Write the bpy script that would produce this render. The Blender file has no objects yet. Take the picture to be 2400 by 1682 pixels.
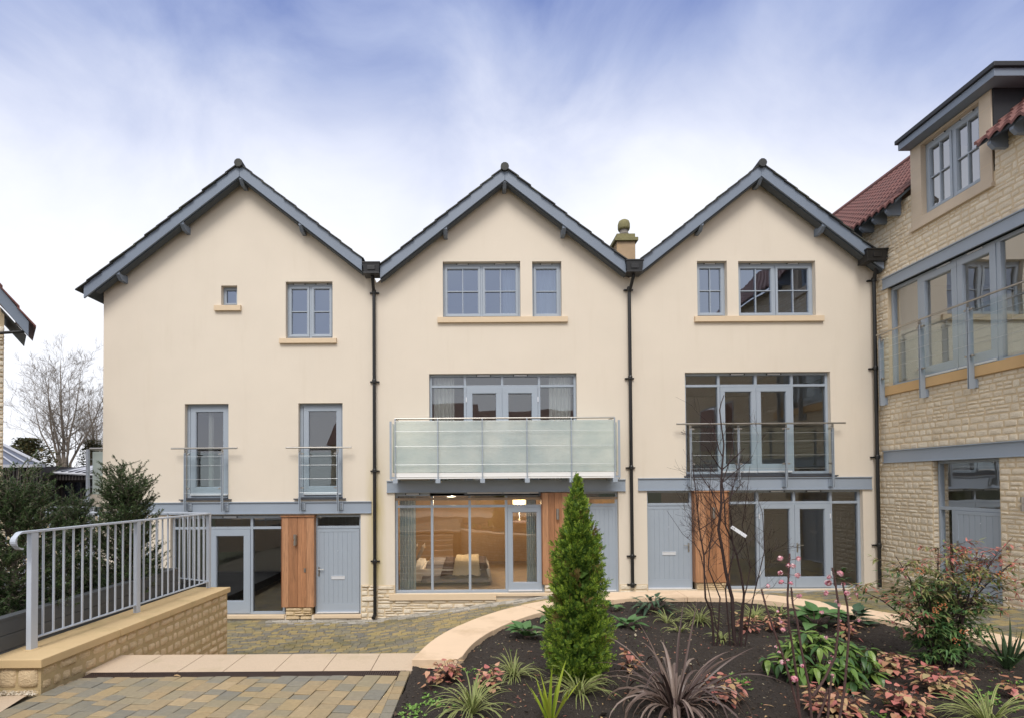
import bpy, bmesh, math, random
from mathutils import Vector, Matrix, noise
R = math.radians
scene = bpy.context.scene
col = scene.collection

# ------------------------------------------------------------------ camera
EYE = 1.83
FPX, PX0, PY0 = 1250.0, 1115.0, 1107.5       # focal length and optical axis in the survey photo's pixels (2400 x 1682)
PITCH, ROLL = 0.018, -0.0065
cam_d = bpy.data.cameras.new('camera'); cam = bpy.data.objects.new('camera', cam_d); col.objects.link(cam)
cam_d.sensor_width = 36; cam_d.lens = FPX*36/2400
cam_d.shift_x = (1200-PX0)/2400; cam_d.shift_y = (PY0-841)/2400
cam_d.clip_start = 0.1; cam_d.clip_end = 2000
CAMR = (Matrix.Rotation(math.pi/2+PITCH, 3, 'X') @ Matrix.Rotation(ROLL, 3, 'Z'))
cam.matrix_world = Matrix.Translation((0, 0, EYE)) @ CAMR.to_4x4()
scene.camera = cam

# ------------------------------------------------------------------ sky, sun, exposure
scene.view_settings.view_transform = 'Standard'; scene.view_settings.look = 'None'
scene.view_settings.exposure = 0.68; scene.view_settings.gamma = 1
SUN_EL, SUN_ROT = R(50), R(188)
world = bpy.data.worlds.new('World'); scene.world = world; world.use_nodes = True
nt = world.node_tree; nt.nodes.clear()
def N(t, typ, **kw):
    n = t.nodes.new(typ)
    for k, v in kw.items():
        if k in n.bl_rna.properties: setattr(n, k, v)
        else: n.inputs[k].default_value = v
    return n
def L(t, a, b): t.links.new(a, b)
def mathn(t, op, a, b=None, c=None, clamp=False):
    n = t.nodes.new('ShaderNodeMath'); n.operation = op; n.use_clamp = clamp
    for i, v in enumerate((a, b, c)):
        if v is None: continue
        if hasattr(v, 'is_linked') or hasattr(v, 'links'): t.links.new(v, n.inputs[i])
        else: n.inputs[i].default_value = v
    return n.outputs[0]
def mixc(t, fac, a, b, mode='MIX'):
    n = t.nodes.new('ShaderNodeMix'); n.data_type = 'RGBA'; n.blend_type = mode
    for i, v in ((0, fac), (6, a), (7, b)):
        if hasattr(v, 'links'): t.links.new(v, n.inputs[i])
        elif i == 0: n.inputs[0].default_value = v
        else: n.inputs[i].default_value = (*v, 1) if len(v) == 3 else v
    return n.outputs[2]
out = N(nt, 'ShaderNodeOutputWorld'); bg = N(nt, 'ShaderNodeBackground'); bg.inputs['Strength'].default_value = 0.1
sky = N(nt, 'ShaderNodeTexSky', sky_type='NISHITA', sun_disc=False, sun_elevation=SUN_EL, sun_rotation=SUN_ROT)
geo = N(nt, 'ShaderNodeTexCoord'); sep = N(nt, 'ShaderNodeSeparateXYZ'); L(nt, geo.outputs['Generated'], sep.inputs[0])
zc = mathn(nt, 'MAXIMUM', sep.outputs[2], 0.06)
cx = mathn(nt, 'DIVIDE', sep.outputs[0], zc); cy = mathn(nt, 'DIVIDE', sep.outputs[1], zc)
cmb = N(nt, 'ShaderNodeCombineXYZ'); L(nt, cx, cmb.inputs[0]); L(nt, cy, cmb.inputs[1])
mp = N(nt, 'ShaderNodeMapping'); mp.inputs['Scale'].default_value = (2.3, 1.4, 3.0); mp.inputs['Location'].default_value = (3.2, 1.4, 0); L(nt, geo.outputs['Generated'], mp.inputs[0])
n1 = N(nt, 'ShaderNodeTexNoise', Scale=1.5, Detail=8, Roughness=.55, Distortion=.5); L(nt, mp.outputs[0], n1.inputs['Vector'])
n2 = N(nt, 'ShaderNodeTexNoise', Scale=.7, Detail=3, Roughness=.5); L(nt, mp.outputs[0], n2.inputs['Vector'])
# cloud cover: a thin bright bank low over the roofs, opening into blue overhead
ay = mathn(nt, 'ABSOLUTE', sep.outputs[1]); ax = mathn(nt, 'ABSOLUTE', sep.outputs[0])
hyp = mathn(nt, 'SQRT', mathn(nt, 'ADD', mathn(nt, 'MULTIPLY', ay, ay), mathn(nt, 'MULTIPLY_ADD', mathn(nt, 'MULTIPLY', ax, ax), .12, .002)))
t_ = mathn(nt, 'DIVIDE', zc, hyp)
front = mathn(nt, 'MULTIPLY_ADD', sep.outputs[1], 6, -.3, clamp=True)                 # blue gap north of the houses; unseen sky behind kept bright for light
close_ = mathn(nt, 'SUBTRACT', 1, mathn(nt, 'MULTIPLY', mathn(nt, 'SUBTRACT', t_, 1.12), 2.5, clamp=True), clamp=True)   # unseen cloud overhead, made bright again to add top light
elev = mathn(nt, 'MULTIPLY', mathn(nt, 'MULTIPLY', mathn(nt, 'SUBTRACT', mathn(nt, 'MINIMUM', t_, 1.1), .44), 1.75), mathn(nt, 'MULTIPLY', front, close_))
tex = mathn(nt, 'MULTIPLY', mathn(nt, 'SUBTRACT', n1.outputs[0], .54), 1.0)
tex2 = mathn(nt, 'MULTIPLY', mathn(nt, 'SUBTRACT', n2.outputs[0], .5), .85)
damp = mathn(nt, 'MULTIPLY_ADD', elev, .35, .62, clamp=True)
b = mathn(nt, 'ADD', elev, mathn(nt, 'MULTIPLY', mathn(nt, 'ADD', tex, tex2), damp))
rmp = N(nt, 'ShaderNodeValToRGB'); e = rmp.color_ramp.elements
e[0].position = 0; e[0].color = (6.7, 6.8, 7.2, 1)
e[1].position = 1; e[1].color = (.65, 1.15, 2.9, 1)
for p, c in ((.16, (5.9, 6.1, 6.9)), (.36, (4.4, 4.75, 6.0)), (.58, (2.8, 3.3, 5.0)), (.8, (1.45, 1.95, 3.9))):
    q = rmp.color_ramp.elements.new(p); q.color = (*c, 1)
L(nt, b, rmp.inputs[0])
L(nt, mixc(nt, .05, rmp.outputs[0], sky.outputs[0]), bg.inputs['Color'])
L(nt, bg.outputs[0], out.inputs['Surface'])
sun_d = bpy.data.lights.new('sun', 'SUN'); sun_d.energy = 1.5; sun_d.angle = R(24); sun_d.color = (1, .95, .88)
sun = bpy.data.objects.new('sun', sun_d); col.objects.link(sun)
sdir = Vector((math.sin(SUN_ROT)*math.cos(SUN_EL), math.cos(SUN_ROT)*math.cos(SUN_EL), math.sin(SUN_EL)))
sun.rotation_euler = sdir.to_track_quat('Z', 'Y').to_euler()

# ------------------------------------------------------------------ survey helpers: photo measurements onto real planes
def ray(x, y): return CAMR @ Vector((x-PX0, PY0-y, -FPX))
def onY(x, y, Y):
    d = ray(x, y); t = Y/d.y; return d.x*t, EYE+d.z*t          # -> X, Z
def onX(x, y, X):
    d = ray(x, y); t = X/d.x; return d.y*t, EYE+d.z*t          # -> Y, Z
def onZ(x, y, Z):
    d = ray(x, y); t = (Z-EYE)/d.z; return d.x*t, d.y*t        # -> X, Y
YF = 12.9      # street face of the three houses
XW = 9.77      # courtyard face of the stone wing
def fr(x0, y0, x1, y1, Y=YF):
    xm, ym = (x0+x1)/2, (y0+y1)/2
    return onY(x0, ym, Y)[0], onY(x1, ym, Y)[0], onY(xm, y1, Y)[1], onY(xm, y0, Y)[1]   # s0,s1,z0,z1

# ------------------------------------------------------------------ mesh helpers
def TF(s, d, z): return (s, YF-d, z)          # facade frame: along, outward, up
def TW(s, d, z): return (XW-d, s, z)          # stone wing frame
def TI(x, y, z): return (x, y, z)
class MB:
    def __init__(s, T=TI): s.v = []; s.f = []; s.m = []; s.T = T
    def add(s, vs, fs, m=0):
        b = len(s.v); s.v += [s.T(*v) for v in vs]; s.f += [tuple(i+b for i in f) for f in fs]; s.m += [m]*len(fs)
    def box(s, x0, x1, y0, y1, z0, z1, m=0):
        if x0 > x1: x0, x1 = x1, x0
        if y0 > y1: y0, y1 = y1, y0
        if z0 > z1: z0, z1 = z1, z0
        s.add([(x0,y0,z0),(x1,y0,z0),(x1,y1,z0),(x0,y1,z0),(x0,y0,z1),(x1,y0,z1),(x1,y1,z1),(x0,y1,z1)],
              [(0,3,2,1),(4,5,6,7),(0,1,5,4),(1,2,6,5),(2,3,7,6),(3,0,4,7)], m)
        return s
    def prism(s, poly, a, b, axis='y', m=0):
        n = len(poly)
        def P(p, t): return (p[0], t, p[1]) if axis == 'y' else ((t, p[0], p[1]) if axis == 'x' else (p[0], p[1], t))
        s.add([P(p, a) for p in poly]+[P(p, b) for p in poly],
              [tuple(range(n))[::-1], tuple(range(n, 2*n))]+[(i, (i+1) % n, n+(i+1) % n, n+i) for i in range(n)], m)
        return s
    def tube(s, pts, r, n=8, m=0, cap=True):
        pts = [Vector(p) for p in pts]; k = len(pts)
        rs = r if isinstance(r, (list, tuple)) else [r]*k
        vs = []; up = Vector((0, 0, 1))
        prev = None
        for i, p in enumerate(pts):
            t = (pts[min(i+1, k-1)]-pts[max(i-1, 0)])
            if t.length < 1e-9: t = Vector((0, 0, 1))
            t.normalize()
            if prev is None:
                a = t.cross(up)
                if a.length < .05: a = t.cross(Vector((1, 0, 0)))
            else:
                a = prev - t*prev.dot(t)
                if a.length < 1e-6: a = t.cross(up)
            a.normalize(); prev = a; bb = t.cross(a)
            for j in range(n):
                an = 2*math.pi*j/n
                vs.append(tuple(p+(a*math.cos(an)+bb*math.sin(an))*rs[i]))
        fs = [(i*n+j, i*n+(j+1) % n, (i+1)*n+(j+1) % n, (i+1)*n+j) for i in range(k-1) for j in range(n)]
        if cap: fs += [tuple(range(n))[::-1], tuple(range((k-1)*n, k*n))]
        s.add(vs, fs, m); return s
    def lathe(s, cx, cy, prof, n=20, m=0):
        vs = [(cx+r*math.cos(2*math.pi*j/n), cy+r*math.sin(2*math.pi*j/n), z) for r, z in prof for j in range(n)]
        k = len(prof)
        fs = [(i*n+j, i*n+(j+1) % n, (i+1)*n+(j+1) % n, (i+1)*n+j) for i in range(k-1) for j in range(n)]
        fs += [tuple(range(n))[::-1], tuple(range((k-1)*n, k*n))]
        s.add(vs, fs, m); return s
    def build(s, name, mats, parent=None, smooth=False, bevel=0, recalc=True):
        me = bpy.data.meshes.new(name); me.from_pydata(s.v, [], s.f)
        if not isinstance(mats, (list, tuple)): mats = [mats]
        for m in mats: me.materials.append(m)
        if len(mats) > 1: me.polygons.foreach_set('material_index', s.m)
        if recalc:
            bm = bmesh.new(); bm.from_mesh(me); bmesh.ops.recalc_face_normals(bm, faces=bm.faces); bm.to_mesh(me); bm.free()
        if smooth: me.polygons.foreach_set('use_smooth', [True]*len(me.polygons))
        me.update()
        o = bpy.data.objects.new(name, me); col.objects.link(o)
        if parent is not None:
            o.parent = parent; o.matrix_parent_inverse = root_matrix(parent).inverted()
        if bevel:
            b = o.modifiers.new('bevel', 'BEVEL'); b.width = bevel; b.segments = 2; b.limit_method = 'ANGLE'; b.angle_limit = R(40)
        return o
def root_matrix(o):
    m = Matrix.LocRotScale(o.location, o.rotation_euler, o.scale)
    if o.parent: m = root_matrix(o.parent) @ o.matrix_parent_inverse @ m
    return m
def thing(name, label, cat, loc=(0, 0, 0), group=None):
    o = bpy.data.objects.new(name, None); col.objects.link(o); o.location = loc; o.empty_display_size = .2
    o['label'] = label; o['category'] = cat
    if group: o['group'] = group
    return o
def tag(o, label, cat, group=None, kind=None):
    if label: o['label'] = label
    if cat: o['category'] = cat
    if group: o['group'] = group
    if kind: o['kind'] = kind
    return o
def struct(o): o['kind'] = 'structure'; return o

# ------------------------------------------------------------------ materials
def mat(name, base, rough=.6, var=.0, scale=8, bump=0, bscale=60, metal=0, spec=.5, island=None, grime=None, bdist=.01, detail=4):
    m = bpy.data.materials.new(name); m.use_nodes = True; t = m.node_tree; p = t.nodes['Principled BSDF']
    p.inputs['Roughness'].default_value = rough; p.inputs['Metallic'].default_value = metal
    p.inputs['Specular IOR Level'].default_value = spec
    tc = N(t, 'ShaderNodeNewGeometry')
    c = (*base, 1)
    csock = None
    if island:
        rp = N(t, 'ShaderNodeValToRGB'); rp.color_ramp.interpolation = 'CONSTANT' if len(island) > 3 else 'LINEAR'
        k = len(island)
        while len(rp.color_ramp.elements) < k: rp.color_ramp.elements.new(.5)
        for i, cc in enumerate(island):
            rp.color_ramp.elements[i].position = i/k if k > 3 else i/(k-1)
            rp.color_ramp.elements[i].color = (*cc, 1)
        L(t, tc.outputs['Random Per Island'], rp.inputs[0]); csock = rp.outputs[0]
    if var:
        nz = N(t, 'ShaderNodeTexNoise', Scale=scale, Detail=detail, Roughness=.6); L(t, tc.outputs['Position'], nz.inputs['Vector'])
        k = mathn(t, 'MULTIPLY_ADD', nz.outputs[0], 2*var, 1-var)
        cm = N(t, 'ShaderNodeCombineXYZ'); [L(t, k, cm.inputs[i]) for i in range(3)]
        csock = mixc(t, 1.0, csock if csock is not None else base, cm.outputs[0], 'MULTIPLY')
    if grime:   # (colour, scale, lo, hi)
        g = N(t, 'ShaderNodeTexNoise', Scale=grime[1], Detail=6, Roughness=.65); L(t, tc.outputs['Position'], g.inputs['Vector'])
        mr = N(t, 'ShaderNodeMapRange'); mr.inputs['From Min'].default_value = grime[2]; mr.inputs['From Max'].default_value = grime[3]
        L(t, g.outputs[0], mr.inputs['Value'])
        csock = mixc(t, mr.outputs[0], csock if csock is not None else base, grime[0])
    if csock is not None: L(t, csock, p.inputs['Base Color'])
    else: p.inputs['Base Color'].default_value = c
    if bump:
        bz = N(t, 'ShaderNodeTexNoise', Scale=bscale, Detail=4, Roughness=.6); L(t, tc.outputs['Position'], bz.inputs['Vector'])
        bn = N(t, 'ShaderNodeBump', Strength=bump, Distance=bdist); L(t, bz.outputs[0], bn.inputs['Height']); L(t, bn.outputs[0], p.inputs['Normal'])
    return m
def leafmat(name, island, rough=.45, trans=.25, var=.15, scale=3):
    m = mat(name, (0, 0, 0), rough, var=var, scale=scale, island=island, spec=.35)
    t = m.node_tree; p = t.nodes['Principled BSDF']; o = t.nodes['Material Output']
    tr = N(t, 'ShaderNodeBsdfTranslucent'); mx = N(t, 'ShaderNodeMixShader'); mx.inputs[0].default_value = trans
    src = p.inputs['Base Color'].links[0].from_socket; L(t, src, tr.inputs[0])
    L(t, p.outputs[0], mx.inputs[1]); L(t, tr.outputs[0], mx.inputs[2]); L(t, mx.outputs[0], o.inputs[0])
    return m
def glassmat(name, tint, refl, minrefl, wave=.0, gtint=(.95, .97, 1)):
    m = bpy.data.materials.new(name); m.use_nodes = True; t = m.node_tree; t.nodes.clear()
    o = N(t, 'ShaderNodeOutputMaterial'); tr = N(t, 'ShaderNodeBsdfTransparent'); tr.inputs[0].default_value = (*tint, 1)
    gl = N(t, 'ShaderNodeBsdfGlossy'); gl.inputs['Roughness'].default_value = .0; gl.inputs[0].default_value = (*gtint, 1)
    fz = N(t, 'ShaderNodeFresnel'); fz.inputs[0].default_value = 1.5
    f = mathn(t, 'MULTIPLY_ADD', fz.outputs[0], refl, minrefl, clamp=True)
    mx = N(t, 'ShaderNodeMixShader'); L(t, f, mx.inputs[0]); L(t, tr.outputs[0], mx.inputs[1]); L(t, gl.outputs[0], mx.inputs[2]); L(t, mx.outputs[0], o.inputs[0])
    if wave:
        g = N(t, 'ShaderNodeNewGeometry'); nz = N(t, 'ShaderNodeTexNoise', Scale=1.3, Detail=1); L(t, g.outputs['Position'], nz.inputs['Vector'])
        bn = N(t, 'ShaderNodeBump', Strength=wave, Distance=.05); L(t, nz.outputs[0], bn.inputs['Height']); L(t, bn.outputs[0], gl.inputs['Normal'])
    return m
M = {}
def render_mat():
    m = mat('cream_render', (.715, .64, .54), .92, var=.06, scale=.8, bump=.25, bscale=170, bdist=.004)
    t = m.node_tree; p = t.nodes['Principled BSDF']; src = p.inputs['Base Color'].links[0].from_socket
    g = N(t, 'ShaderNodeNewGeometry'); mpn = N(t, 'ShaderNodeMapping'); mpn.inputs['Scale'].default_value = (5, 5, .5); L(t, g.outputs['Position'], mpn.inputs[0])
    nz = N(t, 'ShaderNodeTexNoise', Scale=1, Detail=5, Roughness=.6); L(t, mpn.outputs[0], nz.inputs['Vector'])
    mr = N(t, 'ShaderNodeMapRange'); mr.inputs['From Min'].default_value = .56; mr.inputs['From Max'].default_value = .85; mr.inputs['To Max'].default_value = .35
    L(t, nz.outputs[0], mr.inputs['Value'])
    c = mixc(t, mr.outputs[0], src, (.63, .55, .44))
    # green-yellow algae streak on the render each side of the first downpipe, lower half of the wall
    sp = N(t, 'ShaderNodeSeparateXYZ'); L(t, g.outputs['Position'], sp.inputs[0])
    dx = mathn(t, 'ABSOLUTE', mathn(t, 'ADD', sp.outputs[0], 2.43))
    a = mathn(t, 'SUBTRACT', 1, mathn(t, 'MULTIPLY', dx, 3.6), clamp=True)
    mr2 = N(t, 'ShaderNodeMapRange'); mr2.inputs['From Min'].default_value = 3.0; mr2.inputs['From Max'].default_value = 1.2; L(t, sp.outputs[2], mr2.inputs['Value'])
    nz2 = N(t, 'ShaderNodeTexNoise', Scale=2.2, Detail=5, Roughness=.6); L(t, mpn.outputs[0], nz2.inputs['Vector'])
    k = mathn(t, 'MULTIPLY', mathn(t, 'MULTIPLY', a, mr2.outputs[0]), mathn(t, 'MULTIPLY', nz2.outputs[0], 1.5), clamp=True)
    L(t, mixc(t, k, c, (.47, .38, .13)), p.inputs['Base Color'])
    return m
M['render'] = render_mat()
M['paint'] = mat('blue_grey_paint', (.335, .385, .45), .42, var=.05, scale=2.5)
M['paint_beam'] = mat('blue_grey_steel_paint', (.30, .35, .42), .38, var=.07, scale=1.7)
M['paint_barge'] = mat('slate_blue_board_paint', (.185, .225, .29), .45, var=.06, scale=2)
M['soffit'] = mat('dark_grey_soffit', (.045, .055, .065), .6)
M['rail_paint'] = mat('pale_blue_rail_paint', (.47, .52, .60), .4, var=.04, scale=3)
M['black'] = mat('black_cast_iron', (.012, .012, .013), .38, bump=.15, bscale=90)
M['steel'] = mat('brushed_steel', (.47, .45, .42), .38, metal=1)
M['wire'] = mat('steel_wire', (.6, .62, .64), .35, metal=.8)
M['alu'] = mat('pale_aluminium', (.72, .74, .78), .35, metal=.2)
M['white'] = mat('white_trim', (.8, .8, .79), .4)
M['slate'] = mat('dark_roof_slate', (.035, .036, .036), .7, var=.35, scale=7, bump=.6, bscale=25, grime=((.07, .075, .04), 3, .5, .75))
M['red_tile'] = mat('red_clay_pantile', (.165, .062, .052), .7, var=.2, scale=5, island=None, grime=((.10, .05, .045), 2.5, .45, .75))
M['lead'] = mat('lead_sheet', (.06, .065, .08), .55, var=.2, scale=4)
M['black_lead'] = mat('blackened_lead', (.02, .022, .027), .6, var=.2, scale=4)
M['cedar'] = mat('cedar_board', (.3, .12, .05), .5, island=[(.26, .11, .05), (.43, .22, .115), (.32, .15, .072), (.39, .185, .09)], var=.0)
def cedar():
    m = M['cedar']; t = m.node_tree; p = t.nodes['Principled BSDF']; src = p.inputs['Base Color'].links[0].from_socket
    g = N(t, 'ShaderNodeNewGeometry'); mpn = N(t, 'ShaderNodeMapping'); mpn.inputs['Scale'].default_value = (26, 26, 1.2); L(t, g.outputs['Position'], mpn.inputs[0])
    nz = N(t, 'ShaderNodeTexNoise', Scale=1.6, Detail=6, Roughness=.7, Distortion=1.2); L(t, mpn.outputs[0], nz.inputs['Vector'])
    k = mathn(t, 'MULTIPLY_ADD', nz.outputs[0], 1.9, .05); cm = N(t, 'ShaderNodeCombineXYZ'); [L(t, k, cm.inputs[i]) for i in range(3)]
    L(t, mixc(t, 1., src, cm.outputs[0], 'MULTIPLY'), p.inputs['Base Color'])
cedar()
M['stone'] = mat('cream_rubble_stone', (.6, .48, .33), .9, island=[(.78, .70, .57), (.68, .59, .46), (.73, .65, .53)], var=.16, scale=14, bump=.9, bscale=45, bdist=.02, detail=6, grime=((.40, .30, .19), 1.3, .58, .85))
M['mortar'] = mat('sandy_mortar', (.62, .50, .34), .95, var=.15, scale=12, bump=.6, bscale=80)
M['stone_y'] = mat('yellow_rubble_stone', (.5, .36, .2), .9, island=[(.76, .60, .40), (.64, .49, .30), (.72, .56, .36)], var=.22, scale=20, bump=1, bscale=60, bdist=.02, detail=6, grime=((.42, .35, .17), 2.2, .55, .85))
M['mortar_y'] = mat('ochre_mortar', (.47, .36, .20), .95, var=.2, scale=18, bump=.6, bscale=80)
M['sill'] = mat('peach_cast_stone', (.68, .54, .38), .85, var=.06, scale=5, bump=.2, bscale=120)
M['ashlar'] = mat('dressed_stone', (.54, .45, .35), .85, var=.08, scale=4, bump=.2, bscale=120)
M['kerb'] = mat('peach_sandstone_coping', (.72, .54, .375), .85, var=.06, scale=3, bump=.25, bscale=140, grime=((.50, .36, .22), 2.5, .5, .85))
M['coping_y'] = mat('ochre_coping_stone', (.60, .44, .24), .85, var=.1, scale=3, bump=.3, bscale=140, grime=((.42, .33, .16), 2.3, .5, .82))
M['slab'] = mat('granular_pink_slab', (.56, .44, .32), .9, var=.22, scale=90, bump=.4, bscale=200, grime=((.40, .33, .2), 2, .55, .85))
M['grate'] = mat('rusty_black_iron', (.05, .03, .025), .6)
pal1 = [(.22, .20, .155), (.35, .26, .14), (.28, .235, .155), (.32, .245, .145), (.195, .183, .15), (.34, .25, .14), (.26, .22, .155), (.31, .24, .145), (.38, .285, .165), (.225, .205, .16)]
M['paver'] = mat('grey_and_ochre_paver', (0, 0, 0), .82, island=pal1, var=.28, scale=26, bump=.5, bscale=150, detail=6, grime=((.24, .205, .12), 1.6, .46, .85), bdist=.005)
pal2 = [(.20, .18, .135), (.34, .27, .12), (.24, .215, .145), (.29, .235, .12), (.17, .16, .135), (.32, .25, .12), (.22, .195, .135), (.26, .22, .12), (.36, .275, .13), (.18, .17, .145)]
M['paver_low'] = mat('damp_small_paver', (0, 0, 0), .7, island=pal2, var=.25, scale=20, bump=.5, bscale=120, detail=6, grime=((.13, .12, .05), .8, .5, .75))
M['paver_pale'] = mat('pale_dry_paver', (0, 0, 0), .85, island=[(.40, .375, .33), (.28, .26, .22), (.50, .47, .42)], var=.2, scale=15)
M['joint'] = mat('paving_joint_sand', (.085, .075, .05), .95, var=.3, scale=30)
M['soil'] = mat('dark_bark_soil', (.045, .034, .027), .95, var=.5, scale=60, bump=1, bscale=70, bdist=.04, detail=8)
M['chips'] = mat('bark_and_grit', (.1, .1, .1), .9, island=[(.07, .045, .03), (.05, .038, .03), (.13, .095, .065), (.03, .024, .02), (.34, .29, .20), (.04, .03, .025), (.08, .055, .035), (.025, .02, .017), (.05, .04, .033), (.035, .027, .022)], var=.2)
M['deck'] = mat('slate_grey_composite_board', (.075, .082, .09), .6, var=.12, scale=5)
M['glass'] = glassmat('window_glass', (.96, .98, .97), 1.0, .13, wave=.05)
M['glass_up'] = glassmat('gable_window_glass', (.55, .62, .72), 1.2, .26, wave=.08, gtint=(.72, .82, 1))  # bluish reflection tint painted in, standing for a blue sky
M['glass_wing'] = glassmat('wing_window_glass', (.85, .88, .88), .32, .03, wave=.1)
M['clear_glass'] = glassmat('balustrade_glass', (.965, .99, .985), .12, .0)
def frosted():
    m = bpy.data.materials.new('frosted_glass'); m.use_nodes = True; t = m.node_tree; t.nodes.clear()
    o = N(t, 'ShaderNodeOutputMaterial'); p = N(t, 'ShaderNodeBsdfPrincipled'); p.inputs['Roughness'].default_value = .35
    g = N(t, 'ShaderNodeNewGeometry'); nz = N(t, 'ShaderNodeTexNoise', Scale=1.0, Detail=6, Roughness=.62); L(t, g.outputs['Position'], nz.inputs['Vector'])
    mr = N(t, 'ShaderNodeMapRange'); mr.inputs['From Min'].default_value = .40; mr.inputs['From Max'].default_value = .66; L(t, nz.outputs[0], mr.inputs['Value'])
    L(t, mixc(t, mr.outputs[0], (.86, .88, .85), (.58, .66, .68)), p.inputs['Base Color'])
    tl = N(t, 'ShaderNodeBsdfTranslucent'); tl.inputs[0].default_value = (.90, .94, .91, 1)
    tr = N(t, 'ShaderNodeBsdfTransparent'); tr.inputs[0].default_value = (.84, .92, .89, 1)
    a = N(t, 'ShaderNodeMixShader'); a.inputs[0].default_value = .45; L(t, p.outputs[0], a.inputs[1]); L(t, tl.outputs[0], a.inputs[2])
    b = N(t, 'ShaderNodeMixShader'); b.inputs[0].default_value = .24; L(t, a.outputs[0], b.inputs[1]); L(t, tr.outputs[0], b.inputs[2]); L(t, b.outputs[0], o.inputs[0])
    return m
M['frosted'] = frosted()
M['room'] = mat('off_white_room_plaster', (.72, .68, .60), .9)
M['warm_room'] = mat('warm_timber_room_lining', (.42, .27, .14), .7, var=.2, scale=2)
M['wood_floor'] = mat('oak_floor', (.30, .22, .15), .4, var=.25, scale=3)
M['curtain'] = mat('pale_curtain_fabric', (.74, .76, .72), .9)
M['curtain_b'] = mat('pale_blue_curtain_fabric', (.46, .55, .58), .9)
M['bed_grey'] = mat('grey_bedspread', (.24, .22, .23), .9, var=.1, scale=6)
M['bed_brown'] = mat('brown_throw', (.07, .045, .04), .9)
M['fur'] = mat('cream_fleece', (.50, .42, .30), .95, var=.2, scale=40, bump=1, bscale=60)
M['linen'] = mat('white_linen', (.62, .60, .58), .9)
M['pillow'] = mat('taupe_cushion', (.25, .2, .16), .9)
def emis(name, c, s):
    m = bpy.data.materials.new(name); m.use_nodes = True; p = m.node_tree.nodes['Principled BSDF']
    p.inputs['Base Color'].default_value = (*c, 1); p.inputs['Emission Color'].default_value = (*c, 1); p.inputs['Emission Strength'].default_value = s; return m
M['lamp_on'] = emis('lit_lampshade', (1, .72, .36), 1.5)
M['bark_dark'] = mat('dark_purple_bark', (.035, .018, .017), .7, var=.3, scale=30, bump=.5, bscale=60)
M['bark'] = mat('grey_brown_bark', (.20, .165, .135), .85, var=.3, scale=5)
M['bark_v'] = mat('reddish_brown_bark', (.085, .045, .04), .7, var=.3, scale=30, bump=.5, bscale=60)
M['grass'] = mat('rough_grass', (.06, .075, .03), .95, var=.4, scale=.6)
M['asphalt'] = mat('asphalt', (.06, .06, .06), .9, var=.2, scale=3)
M['dark_clad'] = mat('black_timber_cladding', (.022, .017, .016), .6, var=.2, scale=4)
M['zinc'] = mat('pale_zinc_roof', (.42, .43, .47), .45, var=.08, scale=2)
M['switch'] = mat('bronze_switch', (.12, .09, .06), .4, metal=.6)

# ------------------------------------------------------------------ rubble stone facing
def stones(mb, s0, s1, z0, z1, holes=(), ch=(.075, .15), ln=(.13, .36), seed=1, out=.015, gap=.014, res=(5, 4), m=0, split=True):
    rnd = random.Random(seed)
    zb = sorted({z0, z1, *[min(max(z, z0), z1) for h in holes for z in (h[2], h[3])]})
    for a, b in zip(zb, zb[1:]):
        if b-a < .02: continue
        z = a
        hs = []
        while z < b-1e-6:
            h = rnd.uniform(*ch)
            if b-(z+h) < ch[0]*.8: h = b-z
            hs.append((z, z+h)); z += h
        for (c0, c1) in hs:
            zm = (c0+c1)/2
            iv = [(s0, s1)]
            for h in holes:
                if h[2] < zm < h[3]:
                    nv = []
                    for p, q in iv:
                        if h[1] <= p or h[0] >= q: nv.append((p, q)); continue
                        if h[0] > p: nv.append((p, h[0]))
                        if h[1] < q: nv.append((h[1], q))
                    iv = nv
            for p, q in iv:
                x = p; hh = c1-c0
                def put(xa, xb, za, zb_):
                    one_stone(mb, xa+gap/2, xb-gap/2, za+gap/2+rnd.uniform(0, .007), zb_-gap/2-rnd.uniform(0, .007), out*rnd.uniform(.6, 1.25), rnd, res, m)
                while x < q-1e-6:
                    tall = split and hh > ch[1]*.8 and rnd.random() < .5
                    w = rnd.uniform(*ln)*(.65 if tall is False and hh > ch[1]*.8 else 1)
                    if tall: w *= 1.7
                    if q-(x+w) < ln[0]*.7: w = q-x
                    if tall and w > ln[0]*1.6:       # two thin courses of their own lengths
                        zs = c0+hh*rnd.uniform(.4, .6)
                        for za, zb_ in ((c0, zs), (zs, c1)):
                            f = rnd.uniform(.35, .65) if rnd.random() < .75 else 1
                            put(x, x+w*f, za, zb_)
                            if f < 1: put(x+w*f, x+w, za, zb_)
                    else: put(x, x+w, c0, c1)
                    x += w
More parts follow.
